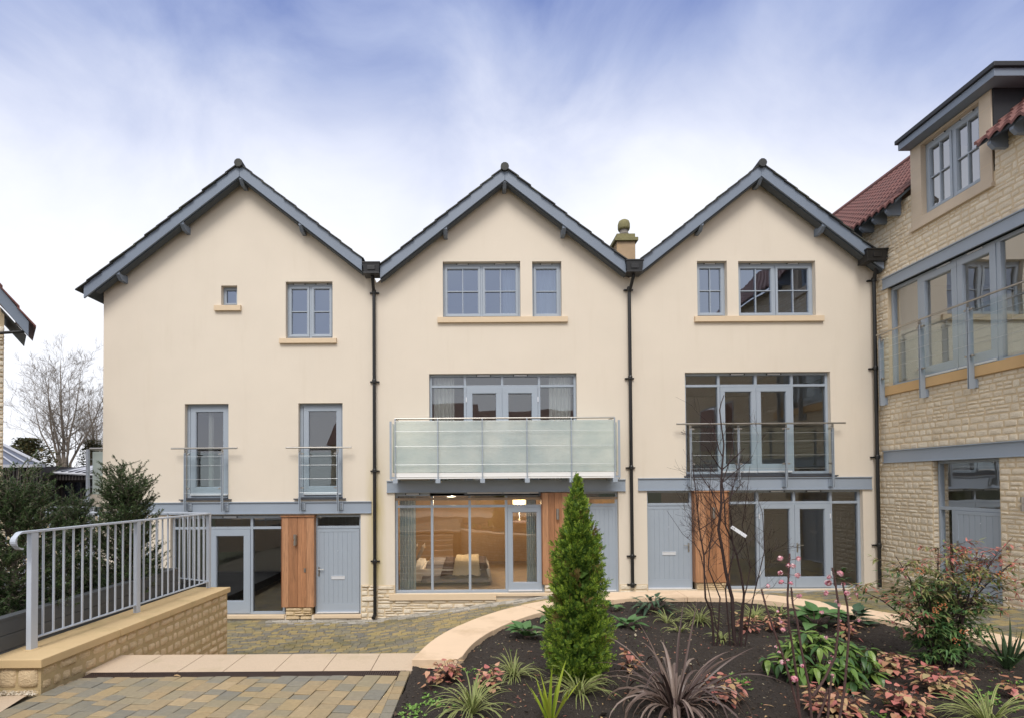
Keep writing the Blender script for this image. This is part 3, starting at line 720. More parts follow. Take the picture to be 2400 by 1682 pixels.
# upper terrace, strip, drain, steps
XL = -3.78      # stair side wall face
Ys0, Ys1 = onZ(560, 1573, 0)[1], onZ(560, 1532.5, 0)[1]
ES = onZ(965, 1567, 0); EE = onZ(919, 1682, 0)
def edge_x(y): return ES[0]+(EE[0]-ES[0])*(ES[1]-y)/(ES[1]-EE[1])
g = MB(); g.box(-3.6, edge_x(4), -2.5, Ys1-.02, -1.8, -.03); g.box(-7, -3.62, -2.5, 4.9, -1.8, -.03)
struct(g.build('upper_terrace', M['joint']))
g = MB(); g.box(-14, 14, -14, -2.52, -1.8, -.01); struct(g.build('bounce_ground', M['slab']))  # unseen pale ground behind the camera, added to brighten reflections and bounce
g = MB(); pth = [onZ(-60, 1635, .004), onZ(66, 1626, .004), onZ(0, 1668, .004), onZ(-80, 1700, .004)]; g.add([(*p, .004) for p in pth], [(0, 1, 2, 3)]); struct(g.build('garden_path', M['slab'], recalc=False))
g = MB(); rg = random.Random(55)
for k in range(900):
    x, y = onZ(rg.uniform(-30, 84), rg.uniform(1600, 1630), 0); r = rg.uniform(.006, .016)
    p = [Vector((rg.uniform(-1, 1), rg.uniform(-1, 1), rg.uniform(-.4, .8))).normalized()*r for _ in range(4)]; g.add([(x+q.x, y+q.y, .01+q.z) for q in p], [(0, 1, 2), (0, 2, 3), (0, 3, 1), (1, 3, 2)])
tag(g.build('gravel', M['stone'], recalc=False), 'strip of loose pale gravel at the foot of the ochre wall', 'gravel', kind='stuff')
g = MB()
def ins_up(x, y): return XL-.05 < x < edge_x(y)-.04 and -1 < y < Ys0-.04 and x > -4.4+(y-2.5)*.0
pavers(g, lambda x, y: ins_up(x, y) and not (x < -3.3-(y-3.2)*.5 and y < 4.2), (0, 0), R(90-7), -.5, 7, -4, 6, .158, (.10, .118, .14, .158, .20), lambda x, y: 0, 5, gap=.005, cf=lambda x, y: (min(x, edge_x(y)-.105), min(y, Ys0-.129)))
struct(g.build('paving', M['paver'], recalc=True))
g = MB()      # soldier course along the soil edge
y = Ys0-.02; rnd = random.Random(4)
while y > 1.5:
    y2 = y-rnd.choice((.13, .13, .16)); xa_, xb_ = edge_x((y+y2)/2), 0
    dxl = edge_x(y)-edge_x(y2)
    g.add([(edge_x(y)-.105, y-.003, -.01), (edge_x(y)-.004, y-.003, -.01), (edge_x(y2)-.004, y2+.003, -.01), (edge_x(y2)-.105, y2+.003, -.01),
           (edge_x(y)-.1, y-.006, 0.005), (edge_x(y)-.008, y-.006, 0.005), (edge_x(y2)-.008, y2+.006, 0.005), (edge_x(y2)-.1, y2+.006, 0.005)], [(4, 5, 6, 7), (0, 1, 5, 4), (1, 2, 6, 5), (2, 3, 7, 6), (3, 0, 4, 7)]); y = y2
struct(g.build('paving_edge', M['paver']))
strip = MB(); x = XL-.05; rnd = random.Random(8)
xe = ko[0][0]+.02
while x < xe-.05:
    w = rnd.uniform(.44, .5); w = min(w, xe-x); strip.box(x+.003, x+w-.003, Ys0+.003, Ys1, -.06, .002+rnd.uniform(0, .002)); x += w
struct(strip.build('step_edge_pavement', M['slab'], bevel=.004))
dr = thing('drain_channel', 'long narrow rusty iron drain grating set along the pale slab strip', 'drain', (-2.3, Ys0-.06, 0))
x0d, _ = onZ(205, 1577, 0); x1d, _ = onZ(948, 1581, 0); x0d = max(x0d, XL+.02)
mb = MB(); mb.box(x0d, x1d, Ys0-.125, Ys0-.118, -.03, .003); mb.box(x0d, x1d, Ys0-.012, Ys0-.004, -.03, .003); mb.build('grate_frame', M['grate'], dr)
mb = MB(); x = x0d
while x < x1d: mb.box(x, x+.009, Ys0-.12, Ys0-.01, -.02, .002); x += .021
for q in (.033, .064, .095): mb.box(x0d, x1d, Ys0-.004-q, Ys0-.009-q, -.02, .0)
mb.build('grate_bars', M['grate'], dr)
mb = MB(); mb.box(x0d, x1d, Ys0-.12, Ys0-.01, -.029, -.026); mb.build('channel_bed', M['black'], dr)
st = MB(); nst = 9
for k in range(nst): st.box(XL, -.9+.02*k, Ys1-.02+.29*k, Ys1+.29*(k+1)+.0, -1.8, -.06-(k+.45)*.155)
struct(st.build('steps', M['slab'], bevel=.006))
# lower paving
g = MB(); kpoly = ko
def outside_planter(x, y):
    best = min(range(len(ko)), key=lambda i: (ko[i][0]-x)**2+(ko[i][1]-y)**2); a = ko[max(best-1, 0)]; b = ko[min(best+1, len(ko)-1)]
    t = (b[0]-a[0], b[1]-a[1]); return (t[0]*(y-a[1])-t[1]*(x-a[0])) > -.02
def ins_low(x, y):
    if y > YF+.06 or y < 4: return False
    if x < -1.0: return y > 8.3 and x > -10.4
    return outside_planter(x, y) and x < XW-.02
def mf(x, y, r):
    d = YF-y
    if d < .42 and x > -5: return 1 if r.random() < (1.0 if d < .25 else .55) else 0
    return 0
pavers(g, lambda x, y: ins_low(x, y), (0, 0), R(8), -9, 12, 2.5, 14.6, .1, (.2, .2, .15), low, 6, gap=.007, mf=mf, th=.016, cf=lambda x, y: (x, min(y, YF-.005)))
struct(g.build('lower_court_paving', [M['paver_low'], M['paver_pale']]))
# soil bed
sb = MB(); ny, nx = 90, 150; xs0, xs1 = -1.6, 8.2; ysA, ysB = 1.2, 9.0
def soil_h(x, y):
    return .012+.035*noise.noise(Vector((x*1.1, y*1.1, 3)))+.022*noise.noise(Vector((x*5, y*5, 7)))+.016*noise.noise(Vector((x*14, y*14, 1)))+.012*noise.noise(Vector((x*37, y*37, 2)))
def inside_bed(x, y, marg=.0):
    if y < ko[0][1]+.03 and x < ki[0][0]+.3:
        return x > edge_x(y)+marg
    best = min(range(len(ki)), key=lambda i: (ki[i][0]-x)**2+(ki[i][1]-y)**2); a = ki[max(best-1, 0)]; b = ki[min(best+1, len(ki)-1)]
    t = Vector((b[0]-a[0], b[1]-a[1])).normalized(); return (t.x*(y-a[1])-t.y*(x-a[0])) < .06-marg
idx = {}; vs = []; fs = []
nx, ny = 560, 440
for j in range(ny+1):
    for i in range(nx+1):
        x = xs0+(xs1-xs0)*i/nx; y = ysA+(ysB-ysA)*j/ny
        if inside_bed(x, y): idx[(i, j)] = len(vs); vs.append((x, y, soil_h(x, y)))
for (i, j) in idx:
    q = [(i, j), (i+1, j), (i+1, j+1), (i, j+1)]
    if all(k in idx for k in q): fs.append(tuple(idx[k] for k in q))
sb.add(vs, fs); o = sb.build('soil', M['soil'], smooth=True, recalc=False); struct(o)
ch = MB(); rnd = random.Random(21)
for k in range(26000):
    v = rnd.random()**1.3; y = 2.3+v*6.2; x = rnd.uniform(-1.3, 6.6)
    if not inside_bed(x, y, .03): continue
    r = rnd.uniform(.004, .013)*(2.6 if k % 60 == 0 else 1)*(1.8 if rnd.random() < .08 else 1); z = soil_h(x, y)+r*.2
    p = [Vector((rnd.uniform(-1, 1), rnd.uniform(-1, 1), rnd.uniform(-.5, .8))).normalized()*r*rnd.uniform(.6, 1.4) for _ in range(4)]
    ch.add([(x+q.x, y+q.y, z+q.z) for q in p], [(0, 1, 2), (0, 2, 3), (0, 3, 1), (1, 3, 2)])
tag(ch.build('bark_chips', M['chips'], recalc=False), 'fine dark bark mulch and pale grit scattered over the soil bed', 'mulch', kind='stuff')

# ================================================================== HOUSES
def house_wall(name_parent, xl, xa, xr, za, holes, zb=-1.9, thick=.3):
    mb = MB(TF); off = .16
    holed_wall(mb, [(xl, za-off-(xa-xl)*TH), (xa, za-off), (xr, za-off-(xr-xa)*TH)], zb, holes, 0, -thick)
    w = mb.build('wall', M['render'], name_parent)
    return w
def shell(parent, xl, xr, ztop, depth=8.5, left=True, right=True):
    mb = MB(TF)
    if left: mb.box(xl, xl+.25, -.3, -depth, -1.9, ztop[0])
    if right: mb.box(xr-.25, xr, -.3, -depth, -1.9, ztop[1])
    mb.box(xl+.25, xr-.25, -depth+.25, -depth, -1.9, min(ztop))
    return mb.build('side_wall', M['render'], parent)
YB = YF-.35
axA, azA = onY(561, 384.5, YB); axB, azB = onY(1182.8, 393, YB); axC, azC = onY(1784.7, 384, YB)
XA0 = onY(242, 900, YF)[0]; XAB = -2.43; XBC = 3.80; XC1 = XW
# ---- left house
A = thing('terraced_house', 'left cream rendered gabled house with two juliet windows and a tiny square window', 'house', (-5.7, YF, -1.44))
H = []
hs_small = fr(518.2, 669.6, 555.8, 716.3); hs_case = fr(669.5, 660.3, 779.4, 792.5)
hj1 = fr(432.7, 945.5, 535.3, 1171); hj2 = fr(699.4, 943.6, 803, 1169)
zA0 = onY(790, 1439, YF)[1]; zAt = onY(790, 1206, YF)[1]
xg0, xg1 = onY(399, 1300, YF)[0], onY(845.5, 1300, YF)[0]
H += [hs_small, hs_case, hj1, hj2, (xg0, xg1, zA0-.02, zAt+.02)]
house_wall(A, XA0, axA, XAB, azA, H)
shell(A, XA0, XAB, (azA-.3-(axA-XA0)*TH, azA-.3-(XAB-axA)*TH), right=False)
xlA = onY(196, 680, YB)[0]; xrA = onY(848, 620, YB)[0]
gable_roof(A, axA, azA, xlA, xrA, YB, YF+8.5, True, purl=(onY(432, 555, YF-.2)[0], onY(283, 668, YF-.2)[0]-.0, axA+.02, onY(708, 545, YF-.2)[0]), seed=3)
# tiny window
sx0, sx1, sz0, sz1 = hs_small
mb = MB(TF); rim(mb, sx0, sx1, sz0+.02, sz1, .05, -.21, -.13); rim(mb, sx0+.05, sx1-.05, sz0+.07, sz1-.05, .028, -.19, -.12)
w = mb.build('window', M['paint'], A, bevel=.003); w['label'] = 'tiny square window high on the gable'; pane(TF, w, sx0+.05, sx1-.05, sz0+.05, sz1-.05, -.16, 'glass_up')
q = fr(504, 716.3, 566, 729.6); sill(TF, A, q[0], q[1], q[2], q[3])
casement_window(TF, A, hs_case[0], hs_case[1], hs_case[2]+.012, hs_case[3], leaves=2, cols=1, rows=2)
q = fr(656.2, 793, 789.5, 805.5); sill(TF, A, q[0], q[1], q[2], q[3])
for hj, (ra, rb), pxs, lab in ((hj1, (401.8, 556.6), (434.5, 521.5), 0), (hj2, (670.3, 824.4), (703, 792), 1)):
    s0, s1, z0, z1 = hj
    mb = MB(TF); rim(mb, s0, s1, z0+.05, z1, .075, -.21, -.12, wb=.05, wt=.05); w = mb.build('french_window', M['paint'], A, bevel=.004)
    d = glazed_door(TF, A, s0+.085, s1-.045, z0+.1, z1-.05, .12, st=.125, bot=.2, threshold=True)
    pane(TF, d, s0+.1, s1-.05, z0+.12, z1-.08, -.15)
    mb = MB(TF); mb.box(s0-.1, s1+.08, -.15, .07, z0-.0, z0+.025); mb.box(s0, s1, -.15, .02, z0+.026, z0+.05); mb.build('lead_sill', M['lead'], A)
    zr = onY(480, 1049.5, YF-.18)[1]
    juliet(TF, A, 0, 0, [onY(p, 1100, YF-.16)[0] for p in pxs], onY(480, 1198, YF-.16)[1], zr, onY(ra, 1050, YF-.18)[0], onY(rb, 1050, YF-.18)[0],
           [onY(480, 900+v/2.681, YF-.2)[1] for v in (453, 510, 596, 683)], (onY(480, 900+690/2.681, YF-.16)[1], onY(480, 900+425/2.681, YF-.16)[1]))
q = fr(350, 1175, 870, 1203.5, YF-.045); ibeam(TF, A, XA0+.5, q[1], q[2], q[3])
# ground floor of the left house
def X(px, Y=YF-.0): return onY(px, 1300, Y)[0]
rec = .10; YR = YF+rec
mull = [X(360+345/2.681, YR), X(360+617/2.681, YR)]
gs = glazed_screen(TF, A, xg0, X(665, YR)+.04, zA0, zAt, rec, mull, onY(500, 1236.5, YR)[1], vents=(X(540, YR),))
gd = glazed_door(TF, A, mull[0]+.03, mull[1]-.03, zA0+.02, onY(500, 1236.5, YR)[1]-.03, rec, st=.155, bot=.28, threshold=False)
c0, c1 = X(663), X(736); zc0 = onY(700, 1422, YF-.06)[1]
cedar_panel(TF, A, c0, c1, zc0, zAt-.03, seed=1)
mb = MB(TF); mb.box(c0+.08, c1-.06, -.25, -.0, zA0-.2, zc0-.002); o = mb.build('stone_base', M['mortar_y'], A)
mb = MB(TF); stones(mb, c0+.06, c1-.05, zA0-.12, zc0-.003, ch=(.09, .13), ln=(.2, .45), seed=3, out=.035); mb.build('base_stone', M['stone_y'], o)
wall_light(TF, A, X(695), onY(695, 1263, YF)[1], .06)
mb = MB(TF); s_, z_ = X(716.5), onY(716, 1334, YF)[1]; mb.box(s_-.022, s_+.022, .06, .072, z_-.05, z_+.05); mb.box(s_-.012, s_+.012, .072, .078, z_-.0, z_+.025); mb.build('entry_button', M['steel'], A)
ff = fanlight(TF, A, X(739, YR), xg1, zA0, onY(790, 1237.5, YR)[1], zAt, rec)
boarded_door(TF, A, X(742.5, YR), xg1-.05, zA0+.02, onY(790, 1238, YR)[1], rec, letter_z=onY(790, 1352, YR)[1])
mb = MB(TF); mb.box(xg0-.02, c0+.05, -.25, .05, zA0-.075, zA0-.002); mb.box(c1-.0, xg1+.01, -.25, .05, zA0-.075, zA0-.003); mb.build('threshold', M['sill'], A, bevel=.004)
zp = onY(870, 1369.5, YF)[1]
mb = MB(TF); mb.box(xg1+.002, XAB, -.02, .006, zA0-.3, zp); o = mb.build('plinth', M['mortar'], A)
mb = MB(TF); stones(mb, xg1+.004, XAB, zA0-.2, zp, ch=(.09, .14), ln=(.2, .4), seed=5, out=.04); mb.build('plinth_stone', M['stone'], o)
room(TF, A, XA0+.3, XAB-.1, zA0, zAt+.12, 5); room(TF, A, XA0+.3, XAB-.1, hj1[2]+.02, hj1[3]+.25, 4.5); room(TF, A, XA0+1, XAB-.1, hs_case[2]-.8, hs_case[3]+.1, 4)
curtain(TF, A, hj1[0]+.42, hj1[0]+.52, hj1[2], hj1[3], -.35, M['curtain'], 3)
# ---- middle house
B = thing('terraced_house', 'middle cream rendered gabled house with a frosted glass balcony and a bedroom window', 'house', (.7, YF, -1.1))
hb1 = fr(1037.8, 612.9, 1219.8, 743); hb2 = fr(1247.6, 612.9, 1316.3, 743); hbd = fr(1006.3, 874.5, 1352.8, 1160)
zB0 = onY(1190, 1388.5, YF)[1]; zBt = onY(1190, 1152, YF)[1]; xb0, xb1 = X(925.5), X(1451)
house_wall(B, XAB+.002, axB, XBC, azB, [hb1, hb2, hbd, (xb0, xb1, zB0, zBt)])
gable_roof(B, axB, azB, onY(890.5, 630, YB)[0], onY(1467, 630, YB)[0], YB, YF+8.5, False, purl=(onY(1044, 543, YF-.2)[0], axB, onY(1321, 543, YF-.2)[0]), seed=5)
casement_window(TF, B, hb1[0]+.0, hb1[1], hb1[2], hb1[3], leaves=2, cols=2, rows=2)
casement_window(TF, B, hb2[0], hb2[1], hb2[2], hb2[3], leaves=1, cols=1, rows=2)
q = fr(1025.7, 743.2, 1330, 757); sill(TF, B, q[0], q[1], q[2], q[3])
zbf = hbd[2]
mu = [X(860+833/3.5875, YR), X(860+1147/3.5875, YR), X(860+1459/3.5875, YR)]
def at(yv, Y=YR, x=1190): return onY(x, yv, Y)[1]
glazed_screen(TF, B, hbd[0], hbd[1], zbf, hbd[3], rec, mu, at(840+231/3.5875), wt=.06, vents=(X(1136, YR), X(1223, YR)))
for a, b_, h in ((mu[0]+.03, mu[1], -1), (mu[1], mu[2]-.03, 1)): glazed_door(TF, B, a, b_, zbf+.03, at(840+240/3.5875), rec, st=.14, bot=.25, hinge=h)
room(TF, B, XAB+.1, XBC-.1, zbf-.05, hbd[3]+.2, 4.5, back_wall=1); room(TF, B, XAB+.6, XBC-.6, hb1[2]-.8, hb1[3]+.05, 3.5)
curtain(TF, B, X(1016), X(1067, YF+.4), zbf, hbd[3]+.05, -.36, M['curtain'], 6, seed=1); curtain(TF, B, X(1289, YF+.4), X(1347), zbf, hbd[3]+.05, -.36, M['curtain'], 6, seed=2)
curtain(TF, B, X(1185), X(1222), hb1[2], hb1[3], -.36, M['curtain'], 4, seed=3); curtain(TF, B, X(1250), X(1316), hb2[2], hb2[3], -.36, M['curtain'], 4, seed=4)
# balcony
q = fr(906, 1123.5, 1467, 1152, YF-.05); ibeam(TF, B, q[0], q[1], q[2], q[3], out=.05)
zd0, zd1 = onY(1190, 1120, YF-.55)[1], onY(1190, 1107, YF-.55)[1]
bd = .55
bx0, bx1 = onY(925.5, 1050, YF-bd)[0], onY(1441.5, 1050, YF-bd)[0]
mb = MB(TF); mb.box(bx0, bx1, .0, bd-.03, zd0+.02, zd1-.005); mb.box(bx0-.01, bx1+.01, bd-.03, bd-.0, zd0, zd1+.01); mb.box(bx0-.01, bx1+.01, bd+.001, bd+.012, zd0+.045, zd0+.052)
bal = mb.build('balcony', M['white'], B, bevel=.003)
zr = onY(1190, 978.5, YF-bd)[1]; zg0, zg1 = onY(1190, 1105, YF-bd)[1], onY(1190, 984, YF-bd)[1]
mb = MB(TF); mb.tube([(bx0-.0, bd-.01, zr), (bx1+.0, bd-.01, zr)], .021, 12); mb.tube([(bx0+.01, bd-.02, zr), (bx0+.01, .02, zr)], .02, 10); mb.tube([(bx1-.01, bd-.02, zr), (bx1-.01, .02, zr)], .02, 10); mb.build('handrail', M['steel'], bal)
pp = [bx0+.012]+[onY(860+v/3.5875, 1050, YF-bd)[0] for v in (597, 970, 1345, 1718)]+[bx1-.012]
for i, s in enumerate(pp):
    mb = MB(TF); mb.box(s-.012, s+.012, bd+.014, bd+.05, zd0-.06, zr-.01); mb.build('balcony_post', M['paint'], bal)
    mb = MB(TF); zb_ = onY(1190, 1130, YF-bd-.05)[1]; mb.box(s-.055, s+.055, bd-.04, bd+.06, zb_, zd0-.002); mb.box(s-.05, s+.05, .05, bd-.042, zb_+.03, zd0-.004); mb.build('post_bracket', M['paint'], bal, bevel=.003)
for a, b_ in zip(pp, pp[1:]):
    mb = MB(TF); mb.box(a+.012, b_-.012, bd-.012, bd-.0, zg0, zg1); mb.build('frosted_panel', M['frosted'], bal)
for v in (520, 605, 730, 885):
    z = onY(1190, 840+v/3.5875, YF-bd-.05)[1]
    mb = MB(TF); mb.tube([(pp[0], bd+.054, z), (pp[-1], bd+.054, z)], .0032, 6); mb.build('tension_wire', M['wire'], bal)
for s, q in ((bx0-.1, -1), (bx1+.1, 1)):
    mb = MB(TF); mb.box(s-.024, s+.024, bd-.02, bd-.008, zd0-.0, zr-.06); mb.box(s-.006, s+.006, bd-.06, bd-.021, zd0-.06, zr-.06); mb.box(min(s, s-q*.1), max(s, s-q*.1), bd-.03, bd-.022, zd0+.01, zd0+.05); mb.build('side_post', M['paint'], bal)
    for v in (530, 617, 740, 862, 985):
        z = onY(1190, 840+v/3.5875, YF-bd)[1]; mb = MB(TF); mb.tube([(s-q*.01, bd-.02, z), (s-q*.04, .02, z)], .003, 6); mb.build('tension_wire', M['wire'], bal)
    mb = MB(TF); mb.box(s-q*.04-.006, s-q*.04+.006, .02, bd-.07, zg0, zg1-.05); mb.build('frosted_panel', M['frosted'], bal)
# ground floor, middle house
mull = [X(860+549/3.5875, YR), X(860+866/3.5875, YR), X(860+1174/3.5875, YR)]
xs_c0, xs_c1 = X(860+1477/3.5875), X(860+1735/3.5875)
zt_ = at(1184.5)
glazed_screen(TF, B, xb0, xs_c0+.05, zB0, zBt, rec, mull, zt_, wt=.085, vents=(X(968, YR), X(1227, YR)))
d = glazed_door(TF, B, mull[2]+.03, xs_c0-.0, zB0+.015, zt_-.03, rec, st=.115, bot=.2)
cz0 = onY(1300, 1130+858/3.5875, YF-.06)[1]
cedar_panel(TF, B, xs_c0, xs_c1, cz0, zBt-.02, seed=4, n=5, cap=False, d=.03)
mb = MB(TF); mb.box(xs_c0+.05, xs_c1-.05, -.25, -.0, zB0-.2, cz0-.002); o = mb.build('stone_base', M['mortar'], B)
mb = MB(TF); stones(mb, xs_c0+.04, xs_c1-.04, zB0-.2, cz0-.003, ch=(.09, .13), ln=(.2, .45), seed=13, out=.035); mb.build('base_stone', M['stone'], o)
wall_light(TF, B, X(1307), onY(1300, 1203, YF)[1], .03)
fanlight(TF, B, xs_c1+.03, xb1, zB0, zt_-.02, zBt, rec)
boarded_door(TF, B, xs_c1+.08, xb1-.05, zB0+.015, zt_-.02, rec, letter_z=zB0+.9)
mb = MB(TF); sx = onY(912, 1397, YF-.06)[0]; s2 = X(1162); zs0, zs1 = onY(1000, 1405.5, YF-.06)[1], onY(1000, 1390.5, YF-.06)[1]
mb.box(sx, s2, -.13, .07, zs0, zB0-.002); o = mb.build('sill', M['sill'], B, bevel=.004)
mb = MB(TF); mb.box(s2+.004, xb1+.02, -.13, .07, zB0-.06, zB0-.003); mb.build('threshold', M['sill'], B, bevel=.004)
zp = onY(900, 1370, YF)[1]
mb = MB(TF); mb.box(XAB+.003, xb0-.003, -.02, .006, -1.6, zp); mb.box(xb0-.004, xb1, -.02, .005, -1.6, zs0-.001); mb.box(xb1+.004, XBC, -.02, .006, -1.2, onY(1480, 1368, YF)[1]); o = mb.build('plinth', M['mortar'], B)
mb = MB(TF); stones(mb, XAB+.03, xb0-.004, zs0, zp, ch=(.1, .15), ln=(.2, .4), seed=15, out=.03); stones(mb, XAB+.03, s2, -1.55, zs0-.004, ch=(.1, .15), ln=(.25, .6), seed=16, out=.036)
mb.build('plinth_stone', M['stone'], o); mb = MB(TF); stones(mb, xb1+.004, XBC, -1.0, onY(1480, 1368, YF)[1], ch=(.09, .12), ln=(.2, .4), seed=17, out=.036); mb.build('plinth_stone', M['stone'], o)
room(TF, B, XAB+.1, XBC-.1, zB0, zBt+.15, 5.2, wall='warm_room')
curtain(TF, B, X(936, YF+.3), X(974, YF+.3), zB0+.02, zBt, -.36, M['curtain_b'], 6, seed=6); curtain(TF, B, X(1235, YF+.3), X(1258, YF+.3), zB0+.02, zBt, -.36, M['curtain_b'], 5, amp=.03, seed=7)
downpipe(TF, A, onY(873, 650, YF-.25)[0], onY(873, 642, YF-.25)[1], XAB+.0, 0, onY(880, 1440, YF-.1)[1], [onY(878, y, YF-.1)[1] for y in (685, 893, 1102.6, 1315)], hop_rect=fr(849.5, 614.5, 889.5, 640, YF-.43))
downpipe(TF, B, onY(1484, 642, YF-.25)[0], onY(1484, 640, YF-.25)[1], X(1482, YF-.1)+.0, 0, onY(1480, 1372, YF-.1)[1], [onY(1480, y, YF-.1)[1] for y in (678, 885, 1095, 1303, 1370)], hop_rect=fr(1468, 609, 1508, 636.5, YF-.43), shoe=False)
# ---- right house
Ch = thing('terraced_house', 'right cream rendered gabled house with a long glass juliet balcony over french doors', 'house', (6.7, YF, -.9))
hc1 = fr(1634.3, 611.9, 1704.3, 740.7); hc2 = fr(1731, 611.9, 1911.7, 740.7); hcd = fr(1606.5, 871.3, 1947.5, 1113)
zC0 = onY(1700, 1380.5, YF)[1]; zCt = onY(1700, 1148, YF)[1]; xc0, xc1 = X(1518), X(2024.8)
house_wall(Ch, XBC+.002, axC, XC1, azC, [hc1, hc2, hcd, (xc0, xc1, zC0, zCt)])
gable_roof(Ch, axC, azC, onY(1504, 620, YB)[0], XW-.06, YB, YF+8.5, False, purl=(onY(1640, 545, YF-.2)[0], axC-.0, onY(1924, 543, YF-.2)[0]), seed=8)
casement_window(TF, Ch, hc1[0], hc1[1], hc1[2], hc1[3], leaves=1, cols=2, rows=2)
casement_window(TF, Ch, hc2[0], hc2[1], hc2[2], hc2[3], leaves=2, cols=2, rows=2)
q = fr(1626.6, 741, 1928.4, 754.8); sill(TF, Ch, q[0], q[1], q[2], q[3])
def at2(v, Y=YR): return onY(1780, 840+v/2.8726, Y)[1]
def x2(v, Y=YR): return onY(1480+v/2.8726, 1000, Y)[0]
mu = [x2(590), x2(840), x2(1083)]
glazed_screen(TF, Ch, hcd[0]-.0, hcd[1], hcd[2]+.04, hcd[3], rec, mu, at2(180), wt=.06, vents=(x2(715), x2(960)))
for a, b_ in ((mu[0]+.03, mu[1]-.0), (mu[1]+.0, mu[2]-.03)): glazed_door(TF, Ch, a, b_, hcd[2]+.06, at2(180)-.03, rec, st=.11, bot=.2)
mb = MB(TF); mb.box(hcd[0]-.05, hcd[1]+.12, -.12, .06, hcd[2]-.03, hcd[2]+.0); mb.box(hcd[0], hcd[1], -.12, .01, hcd[2]+.001, hcd[2]+.04); mb.build('lead_sill', M['lead'], Ch)
YJ = YF-.16
juliet(TF, Ch, 0, 0, [x2(v, YJ) for v in (395, 717, 1036, 1350)], onY(1700, 840+868/2.8726, YJ)[1], at2(436, YJ), x2(300, YJ), x2(1435, YJ),
       [at2(v, YJ-.04) for v in (497, 553, 647, 737)], (at2(745, YJ), at2(457, YJ)))
q = fr(1496.5, 1117.5, 2046, 1147.5, YF-.045); ibeam(TF, Ch, q[0], q[1], q[2], q[3])
cs0, cs1 = x2(408, YF), x2(634, YF)
fanlight(TF, Ch, xc0, cs0-.0, zC0, at2(984), zCt, rec)
boarded_door(TF, Ch, xc0+.015, cs0-.03, zC0+.01, at2(986), rec, handle=1, letter_z=at2(1304))
czb = onY(1660, 840+1505/2.8726, YF-.06)[1]
cedar_panel(TF, Ch, cs0+.02, cs1, czb, zCt-.035, seed=7, n=3)
mb = MB(TF); mb.box(cs0+.08, cs1-.03, -.25, -.0, zC0-.2, czb-.002); o = mb.build('stone_base', M['mortar'], Ch)
mb = MB(TF); stones(mb, cs0+.06, cs1-.02, zC0-.1, czb-.003, ch=(.07, .1), ln=(.2, .45), seed=23, out=.035); mb.build('base_stone', M['stone_y'], o)
wall_light(TF, Ch, x2(532, YF), onY(1660, 1200, YF)[1], .06)
mull = [x2(839), x2(1086), x2(1332)]; zt_ = at2(968)
glazed_screen(TF, Ch, cs1-.05, xc1, zC0, zCt, rec, mull, zt_, wt=.06, vents=(x2(970), x2(1215)))
d1 = glazed_door(TF, Ch, mull[0]+.03, mull[1], zC0+.015, zt_-.03, rec, st=.11, bot=.24, threshold=False, hinge=-1)
d2 = glazed_door(TF, Ch, mull[1], mull[2]-.03, zC0+.015, zt_-.03, rec, st=.12, bot=.24, threshold=False, hinge=1, handle=-1, hz=at2(1262))
mb = MB(TF); mb.box(xc0-.01, xc1+.05, -.13, .05, zC0-.06, zC0-.003); mb.build('threshold', M['sill'], Ch, bevel=.004)
zp = onY(1500, 1368, YF)[1]
mb = MB(TF); mb.box(XBC+.004, xc0-.003, -.02, .006, -1.2, zp); mb.box(xc1+.06, XC1-.1, -.02, .006, -1.2, zp); mb.box(xc0-.003, xc1+.06, -.02, .005, -1.2, zC0-.062); o = mb.build('plinth', M['mortar'], Ch)
mb = MB(TF); stones(mb, XBC+.01, xc0-.004, -1, zp, ch=(.09, .12), ln=(.2, .4), seed=27, out=.036); stones(mb, xc1+.06, XC1-.1, -1, zp, ch=(.09, .12), ln=(.2, .4), seed=28, out=.036); mb.build('plinth_stone', M['stone'], o)
room(TF, Ch, XBC+.1, XC1-.1, zC0, zCt+.12, 5.2); room(TF, Ch, XBC+.1, XC1-.1, hcd[2]-.02, hcd[3]+.2, 5); room(TF, Ch, XBC+.6, XC1-.6, hc2[2]-.8, hc2[3]+.05, 3.5)
mb = MB(TF); s_ = onY(1952, 1250, YF+2.2)[0]; mb.box(s_, XC1-.1, -2.2, -2.3, zC0, zCt+.1); pw = mb.build('room_partition', M['room'], Ch)
mb = MB(TF)
for px, py, w_ in ((1986, 1246, .045), (1989, 1311, .08)):
    a, z_ = onY(px, py, YF+2.19); mb.box(a-w_, a+w_, -2.2, -2.185, z_-.045, z_+.045)
mb.build('wall_switch', M['switch'], pw)
downpipe(TF, Ch, onY(2053, 614, YF-.25)[0], onY(2053, 613, YF-.25)[1], onY(2051, 900, YF-.1)[0]+.02, 0, onY(2051, 1375, YF-.1)[1], [onY(2051, y, YF-.1)[1] for y in (656, 862, 1070, 1277)], hop_rect=fr(2032, 583, 2081, 610, YF-.43), shoe=False)

